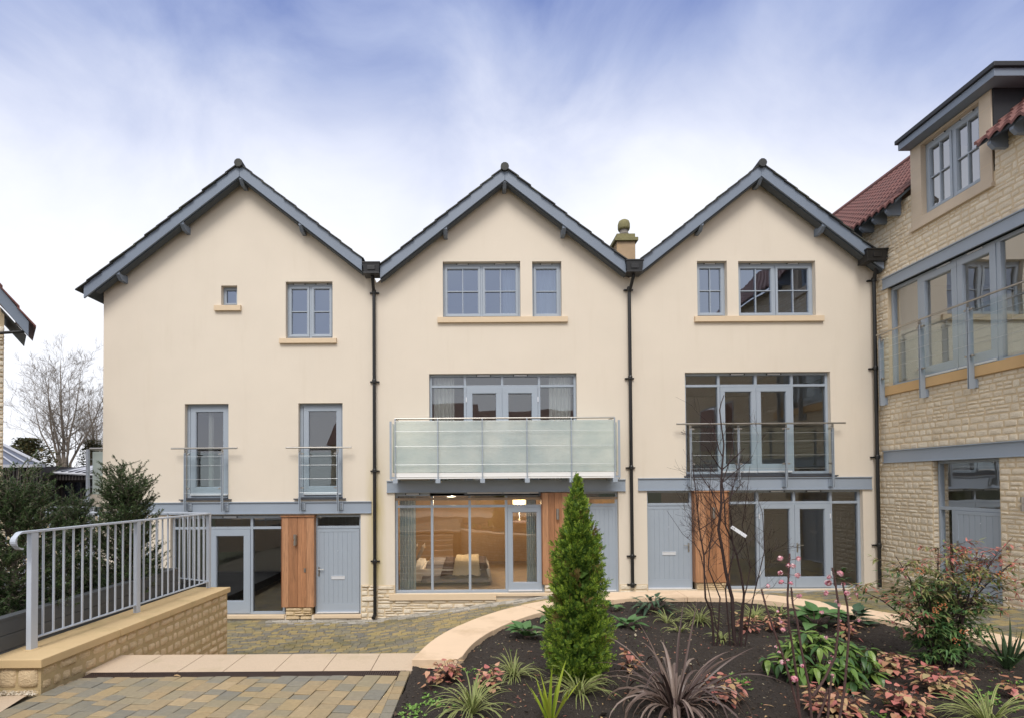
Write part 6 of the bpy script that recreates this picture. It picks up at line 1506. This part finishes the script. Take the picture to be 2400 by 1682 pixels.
# --- nandina
def nandina():
    x, y = gp(2212, 1560); o = thing('nandina_shrub', 'airy shrub with red tips, green lower leaves and orange berries', 'shrub', (x, y, 0)); rnd = random.Random(17); mb = MB(); st = MB(); br = MB()
    H = 1.30
    for k in range(17):
        az = rnd.uniform(0, 6.283); sp = rnd.uniform(.02, .16); top = Vector((x+rnd.uniform(-.80, .62), y+rnd.uniform(-.3, .3), H*rnd.uniform(.36, .93)))
        b0 = Vector((x+sp*math.cos(az)*1.3, y+sp*math.sin(az), 0)); pts = [b0, b0.lerp(top, .35)+Vector((0, 0, .14)), b0.lerp(top, .7)+Vector((0, 0, .10)), top]
        st.tube(pts, [.011, .009, .006, .003], 5)
        nf = 22
        for j in range(nf):
            t = rnd.uniform(.06, 1)*3; i = min(int(t), 2); q = pts[i].lerp(pts[i+1], t-i); a2 = rnd.uniform(0, 6.283); l = rnd.uniform(.12, .34)
            dd = Vector((math.cos(a2), math.sin(a2)*.8, rnd.uniform(.0, .55))).normalized(); e = q+dd*l; mid = q+dd*l*.5+Vector((0, 0, .02)); st.tube([q, mid, e], [.0025, .002, .001], 3, cap=False)
            for s in range(11):
                tt = rnd.uniform(.25, 1.02); c = q.lerp(e, tt)+Vector((0, 0, .02*math.sin(tt*3))); a3 = a2+rnd.choice((-1, 1))*rnd.uniform(.3, 1.3)
                d3 = Vector((math.cos(a3), math.sin(a3), rnd.uniform(-.6, .35))).normalized(); sub = rnd.uniform(.0, .06); c = c+d3*sub
                hh = c.z/H; red = hh > rnd.uniform(.66, 1.25) or (c.x > x+.45 and rnd.random() < .5) or (c.x < x-.30 and hh < .62 and rnd.random() < .35); bro = hh > rnd.uniform(.38, .8)
                for w2 in range(2):
                    d4 = (d3+Vector((rnd.uniform(-.6, .6), rnd.uniform(-.6, .6), rnd.uniform(-.3, .3)))).normalized()
                    blade_leaf(mb, c, d4, rnd.uniform(.04, .075), rnd.uniform(.013, .02), rnd, n=3, m=2 if red else (1 if bro else 0), cup=.3, bend=rnd.uniform(-.1, .4), tipf=.7)
    # long red shoots reaching right
    for (dx, zz) in ((.75, 1.18), (.88, .98), (.80, .85), (.55, 1.28), (.95, .72)):
        b0 = Vector((x+.1, y, .5)); e = Vector((x+dx, y-.15, zz)); st.tube([b0, b0.lerp(e, .5)+Vector((0, 0, .06)), e], [.004, .003, .0015], 4)
        for s in range(30):
            c = b0.lerp(e, rnd.uniform(.45, 1.0)); d4 = Vector((rnd.uniform(-.2, 1), rnd.uniform(-1, 1), rnd.uniform(-.6, .6))).normalized(); blade_leaf(mb, c+d4*rnd.uniform(0, .05), d4, .06, .013, rnd, n=3, m=2 if rnd.random() < .75 else 1, bend=.2)
    for (bx, bz) in ((-.42, .98), (.05, .92), (.33, .95), (.37, .93), (-.1, .34), (-.03, .42), (-.28, .62), (-.22, .66)):
        for q in range(14):
            p = Vector((x+bx+rnd.uniform(-.03, .03), y-.25+rnd.uniform(-.04, .04), bz+rnd.uniform(-.03, .03))); r = .006; br.lathe(p.x, p.y, [(r*.5, p.z-r*.8), (r, p.z), (r*.5, p.z+r*.8)], 5)
    st.build('stems', M['bark_dark'], o); mb.build('leaflets', [G_['nand_g'], G_['nand_b'], G_['nand_r']], o, recalc=False); br.build('berries', G_['berry'], o)
nandina()
# --- bare shrub
def grow(mb, p, d, L_, r, depth, rnd, curl=.25, up=.25, kids=(2, 4), minr=.0012, seg=4, sides=5):
    pts = [p]; dd = d.normalized()
    for i in range(seg):
        dd = (dd+Vector((rnd.uniform(-1, 1), rnd.uniform(-1, 1), rnd.uniform(-.5, .7)))*curl*.5+Vector((0, 0, up*.3))).normalized(); pts.append(pts[-1]+dd*L_/seg)
    rs = [max(minr, r*(1-.62*i/seg)) for i in range(seg+1)]
    mb.tube(pts, rs, sides if r > .006 else 4 if r > .003 else 3, cap=False)
    if depth <= 0: return
    for k in range(rnd.randint(*kids)):
        t = rnd.uniform(.25, 1)*seg; i = min(int(t), seg-1); q = pts[i].lerp(pts[i+1], t-i); ax = (pts[i+1]-pts[i]).normalized(); t_, a, u_ = basis(ax); an = rnd.uniform(0, 6.283)
        nd = (ax*.9+(a*math.cos(an)+u_*math.sin(an))*rnd.uniform(.45, .95)).normalized()
        grow(mb, q, nd, L_*rnd.uniform(.45, .75), rs[i]*rnd.uniform(.45, .7), depth-1, rnd, curl, up, kids, minr, seg, sides)
def bare_shrub():
    x, y = gp(1690, 1512); o = thing('bare_shrub', 'tall leafless multi stemmed dark shrub with a white tag', 'shrub', (x, y, 0)); rnd = random.Random(23)
    Y = y
    def P(px, py, dy=0): q = onY(px, py, Y+dy); return Vector((q[0], Y+dy, q[1]))
    stems = [([(1722, 1512), (1716, 1400), (1700, 1335), (1685, 1240), (1690, 1180), (1692, 1100), (1697, 1040), (1686, 960), (1697, 925)], .021),
             ([(1735, 1500), (1745, 1390), (1728, 1300), (1700, 1230), (1694, 1130), (1715, 1060), (1720, 1010)], .014),
             ([(1672, 1490), (1668, 1430), (1652, 1400), (1650, 1300), (1640, 1240), (1628, 1140), (1622, 1060)], .014),
             ([(1680, 1490), (1688, 1400), (1660, 1330), (1668, 1240), (1662, 1150), (1668, 1080)], .009),
             ([(1728, 1510), (1738, 1420), (1760, 1330), (1740, 1230), (1752, 1140), (1758, 1090)], .008),
             ([(1745, 1500), (1760, 1420), (1792, 1290), (1788, 1200), (1772, 1160)], .008),
             ([(1712, 1500), (1700, 1380), (1720, 1290), (1710, 1180), (1728, 1100), (1716, 1040)], .009),
             ([(1690, 1500), (1662, 1390), (1640, 1290), (1625, 1270), (1600, 1250), (1563, 1195)], .006)]
    for si, (pl, r) in enumerate(stems):
        mb = MB(); dy = rnd.uniform(-.18, .18); k = len(pl)
        pts = [P(a, b_, dy*(i/k)) for i, (a, b_) in enumerate(pl)]
        pts[0].z = -.02
        fine = []
        for a, b_ in zip(pts, pts[1:]):
            for t in (0, .5): fine.append(a.lerp(b_, t)+Vector((rnd.uniform(-.006, .006), rnd.uniform(-.006, .006), 0)))
        fine.append(pts[-1]); n = len(fine)
        mb.tube(fine, [max(.0018, r*(1-.85*i/n)) for i in range(n)], 7)
        for j in range(7 if r > .008 else 4):
            t = rnd.uniform(.25, .78)*(n-1); i = int(t); q = fine[i]; az = rnd.uniform(0, 6.28); d = Vector((math.cos(az), math.sin(az)*.6, rnd.uniform(.5, 1.3)))
            grow(mb, q, d, rnd.uniform(.22, .5), max(.0028, r*.35), 2 if j % 3 else 3, rnd, curl=.35, up=.2, kids=(2, 4), minr=.0011, seg=5)
        mb.build('stem', M['bark_dark'], o, recalc=False)
    mb = MB(); a, b_ = P(1714, 1233, -.1), P(1749, 1256, -.1); d = (b_-a).normalized(); u_ = Vector((0, 1, 0)).cross(d)*-1; w = .018
    mb.add([tuple(a-u_*w), tuple(b_-u_*w), tuple(b_+u_*w), tuple(a+u_*w)]+[tuple(q+Vector((0, .002, 0))) for q in (a-u_*w, b_-u_*w, b_+u_*w, a+u_*w)], [(0, 1, 2, 3), (7, 6, 5, 4), (0, 4, 5, 1), (1, 5, 6, 2), (2, 6, 7, 3), (3, 7, 4, 0)]); tg = mb.build('plant_tag', G_['tag'], o)
    mb = MB()
    for t in (.1, .22): c = a.lerp(b_, t)+Vector((0, -.002, 0)); mb.lathe(c.x, c.y, [(.004, c.z-.004), (.004, c.z+.004)], 6)
    mb.build('tag_hole', M['black'], tg)
bare_shrub()
# --- blossom shrub
def blossom():
    x, y = gp(1905, 1700); o = thing('blossom_shrub', 'upright brown stems dotted with pink flower clusters in the foreground', 'shrub', (x, y, 0)); rnd = random.Random(29); Y = y
    def P(px, py, dy=0): q = onY(px, py, Y+dy); return Vector((q[0], Y+dy, q[1]))
    k_ = 2.87
    def Z8(a, b_): return (1600+a/k_, 1350+b_/k_)
    stems = [[(800, 980), (740, 760), (690, 580), (620, 380), (560, 200), (530, 85)], [(870, 980), (850, 740), (800, 500), (770, 300), (740, 180), (730, 70)], [(790, 980), (770, 700), (740, 480), (715, 330), (705, 150), (715, -60), (720, -155)],
             [(1050, 980), (1085, 780), (1105, 560), (1120, 380), (1108, 200), (1075, 40)], [(880, 800), (960, 680), (1025, 540), (1045, 380), (1050, 200), (1020, 0), (1005, -60)], [(975, 980), (985, 800), (1005, 665)], [(900, 980), (950, 850), (980, 750)]]
    blooms = MB()
    for si, pl in enumerate(stems):
        dy = rnd.uniform(-.1, .1); pts = [P(*Z8(a, b_), dy) for a, b_ in pl]; mb = MB(); n = len(pts)
        mb.tube(pts, [.0095*(1-.45*i/n) for i in range(n)], 7)
        for i, q in enumerate(pts[:-1]):
            for t in (.3, .7): c = q.lerp(pts[i+1], t); mb.tube([c-Vector((0, 0, .004)), c, c+Vector((0, 0, .004))], [.008, .0105, .008], 7)
        mb.build('stem', M['bark_v'], o)
    def bloom(px, py, s, stem=None):
        c = P(px, py, rnd.uniform(-.08, .08))
        for q in range(int(16*s)):
            d = Vector((rnd.gauss(0, 1), rnd.gauss(0, 1), rnd.gauss(0, 1))).normalized(); p = c+d*.012*s*rnd.uniform(.4, 1.1); a = d.cross(Vector((.3, .5, .8))).normalized(); b_ = d.cross(a); w = .008*s
            blooms.add([tuple(p-a*w), tuple(p-b_*w), tuple(p+a*w+d*.003), tuple(p+b_*w+d*.003)], [(0, 1, 2, 3)])
        if stem: st.tube([c, P(*stem)], .0022, 4, cap=False)
    st = MB()
    N0 = lambda a, b_: (1780+a/3.339, 1200+b_/3.339)
    for a, b_, s, sa, sb_ in ((165, 357, 1.5, 245, 370), (303, 360, 1.2, 250, 370), (222, 413, 1.1, 238, 440), (260, 417, 1.4, 240, 430), (164, 472, 1.3, 238, 485), (301, 491, 1.4, 238, 487), (170, 543, 1.4, 228, 560), (246, 552, 1, 228, 560), (311, 652, 1.3, 265, 690),
                         (538, 550, 1.7, 595, 560), (547, 503, 1.2, 590, 520), (630, 477, 1.6, 590, 500), (655, 560, 1.1, 655, 570), (521, 631, 1.3, 600, 640), (687, 630, 1.3, 670, 640), (757, 635, .8, 685, 640), (66, 573, 1.0, 15, 605), (625, 722, 1, 615, 730), (602, 695, .9, 610, 700),
                         (488, 782, 1.1, 620, 800), (171, 855, 1, 225, 870), (186, 915, 1.2, 230, 905), (522, 976, 1, 600, 960), (182, 1172, 1.3, 240, 1180), (332, 1197, 1.1, 262, 1185), (223, 1150, .8, 250, 1150), (272, 1300, 1.8, 285, 1320), (155, 1090, .9, 140, 1100), (130, 1052, .8, 140, 1060),
                         (775, 843, .8, 690, 850), (629, 843, .9, 620, 850), (707, 675, .8, 690, 680), (143, 773, .8, 85, 790), (573, 1272, 1, 565, 1290), (548, 1168, .9, 600, 1150), (566, 1125, .8, 600, 1120)):
        bloom(*N0(a, b_), s, N0(sa, sb_))
    st.build('twigs', M['bark_v'], o); blooms.build('blossom', G_['pink'], o, recalc=False)
    lf = MB()
    for a, b_ in ((640, 440), (655, 470), (625, 520), (670, 520), (690, 470), (660, 450)):
        c = P(*N0(a, b_)); blade_leaf(lf, c, Vector((rnd.uniform(-1, 1), -.5, rnd.uniform(.1, 1))), .045, .028, rnd)
    lf.build('leaves', G_['davidii'], o, recalc=False)
blossom()
# --- seedlings (uncountable)
mb = MB(); rnd = random.Random(77)
def seedling(x, y, s):
    z = soil_h(x, y)
    for k in range(rnd.randint(4, 9)):
        a = rnd.uniform(0, 6.28); d = Vector((math.cos(a), math.sin(a), rnd.uniform(.3, 1.2))).normalized(); blade_leaf(mb, Vector((x, y, z+.004))+d*s*.4*rnd.random(), d, s*rnd.uniform(.6, 1.2), s*.6, rnd, n=2, bend=.2)
cs = [gp(*p) for p in ((955, 1660), (975, 1650), (1015, 1635), (940, 1675), (965, 1672), (2010, 1605), (1945, 1670), (2065, 1675), (2180, 1570), (2330, 1625), (2360, 1600), (2230, 1590), (1735, 1600), (1733, 1590), (2300, 1640), (2350, 1655), (2080, 1640), (1110, 1572), (1025, 1655), (2390, 1650))]
for k in range(520):
    if k < 260: c = rnd.choice(cs); x, y = c[0]+rnd.gauss(0, .06), c[1]+rnd.gauss(0, .06); s = rnd.uniform(.012, .03)
    else: x, y = rnd.uniform(-1, 6.4), rnd.uniform(3.3, 8); s = rnd.uniform(.006, .014)
    if inside_bed(x, y, .04): seedling(x, y, s)
tag(mb.build('seedlings', G_['weed'], recalc=False), 'scattered tiny bright green seedlings in the soil bed', 'weeds', kind='stuff')
mb = MB()
for k in range(900):
    x, y = rnd.uniform(-1, 6.4), rnd.uniform(3.2, 7.8)
    if inside_bed(x, y, .04): a = rnd.uniform(0, 6.28); blade_leaf(mb, Vector((x, y, soil_h(x, y)+.008)), Vector((math.cos(a), math.sin(a), .15)), rnd.uniform(.02, .05), rnd.uniform(.008, .02), rnd, n=2, bend=.3)
tag(mb.build('leaf_litter', G_['rust'], recalc=False), 'fallen rusty leaves lying on the dark soil', 'leaves', kind='stuff')
fl = MB(); x, y = onZ(415, 1584, .004); blade_leaf(fl, Vector((x-.03, y, .012)), Vector((1, .1, .1)), .07, .035, rnd); tag(fl.build('fallen_leaf', G_['rust'], recalc=False), 'single orange leaf lying beside the long drain', 'leaf')

# --- distant trees in the left gap
def bare_tree(px, pbase, ptop, Y, label, seed, stems=6, spread=.5):
    xb, zb_ = onY(px, pbase, Y); _, zt = onY(px, ptop, Y); H = zt-zb_
    o = thing('bare_tree', label, 'tree', (xb, Y, zb_)); rnd = random.Random(seed)
    tr = MB(); cr = MB()
    for k in range(stems):
        a = 6.283*k/stems+rnd.uniform(-.3, .3); s = spread*(0 if k == 0 else rnd.uniform(.35, 1)); d = Vector((math.cos(a)*s, math.sin(a)*s*.5, 1)).normalized()
        p = Vector((xb+.35*math.cos(a)*(k > 0), Y+.3*math.sin(a), zb_)); pts = [p-Vector((0, 0, 2.5))]; q = p; L_ = H*(.95 if k == 0 else rnd.uniform(.62, .9)); n = 9
        for i in range(n):
            pts.append(q); d = (d+Vector((rnd.uniform(-.12, .12), rnd.uniform(-.1, .1), .10))).normalized(); q = q+d*L_/n
        pts.append(q); r0 = .12 if k == 0 else rnd.uniform(.055, .10); rs = [max(.012, r0*(1-i/(n+2.))) for i in range(len(pts))]
        tr.tube(pts, rs, 7)
        for i in range(2, len(pts)):
            for j in range(2):
                az = rnd.uniform(0, 6.283); dd = Vector((math.cos(az), math.sin(az)*.6, rnd.uniform(.25, 1.0)))
                grow(cr, pts[i], dd, H*rnd.uniform(.18, .34)*(1.15-i/n*.5), rs[i]*.42, 3, rnd, curl=.3, up=.28, kids=(3, 3), minr=.0042, seg=4)
    tr.build('trunk', M['bark'], o); cr.build('crown', M['bark'], o, recalc=False)
bare_tree(150, 1085, 830, 32, 'tall bare multi stemmed tree between the stone gable and the cream house', 3, stems=7, spread=.55)
bare_tree(228, 1085, 925, 38, 'smaller bare tree partly hidden by the cream house corner', 4, stems=5, spread=.5)
def bushy(px, pbase, ptop, Y, W, label, seed, n=2600):
    xb, zb_ = onY(px, pbase, Y); _, zt = onY(px, ptop, Y); H = zt-zb_; o = thing('evergreen_tree', label, 'tree', (xb, Y, zb_-3)); rnd = random.Random(seed); mb = MB(); tr = MB()
    tr.tube([(xb, Y, zb_-3), (xb, Y, zb_+H*.5), (xb, Y, zt-.2)], [.2, .12, .03], 6)
    for k in range(n):
        az = rnd.uniform(0, 6.28); u_ = rnd.random(); t = rnd.random(); R_ = W*(1-t*.75)*(.8+.4*noise.noise(Vector((az*1.2, t*5, seed)))); r = R_*math.sqrt(u_)
        p = Vector((xb+r*math.cos(az), Y+r*math.sin(az)*.6, zb_-1.5+(H+1.5)*t)); s = rnd.uniform(.06, .16)
        v = [p+Vector((rnd.uniform(-1, 1), rnd.uniform(-1, 1), rnd.uniform(-.5, .5)))*s for _ in range(3)]; mb.add([tuple(q) for q in v], [(0, 1, 2)])
        if k % 90 == 0: tr.tube([(xb, Y, p.z-.3), tuple(p)], [.04, .01], 4)
    tr.build('trunk', M['bark'], o); mb.build('crown', G_['far'], o, recalc=False)
bushy(66, 1100, 1026, 27, 3.0, 'dull green evergreen rising above the black boarded pavilion', 5, 7000)
bushy(215, 1100, 1030, 34, 2.2, 'brownish evergreen beside the flank of the cream house', 6, 3000)
bushy(-40, 1100, 1060, 30, 2.5, 'dark evergreen mostly hidden by the stone gable at far left', 7, 1500)
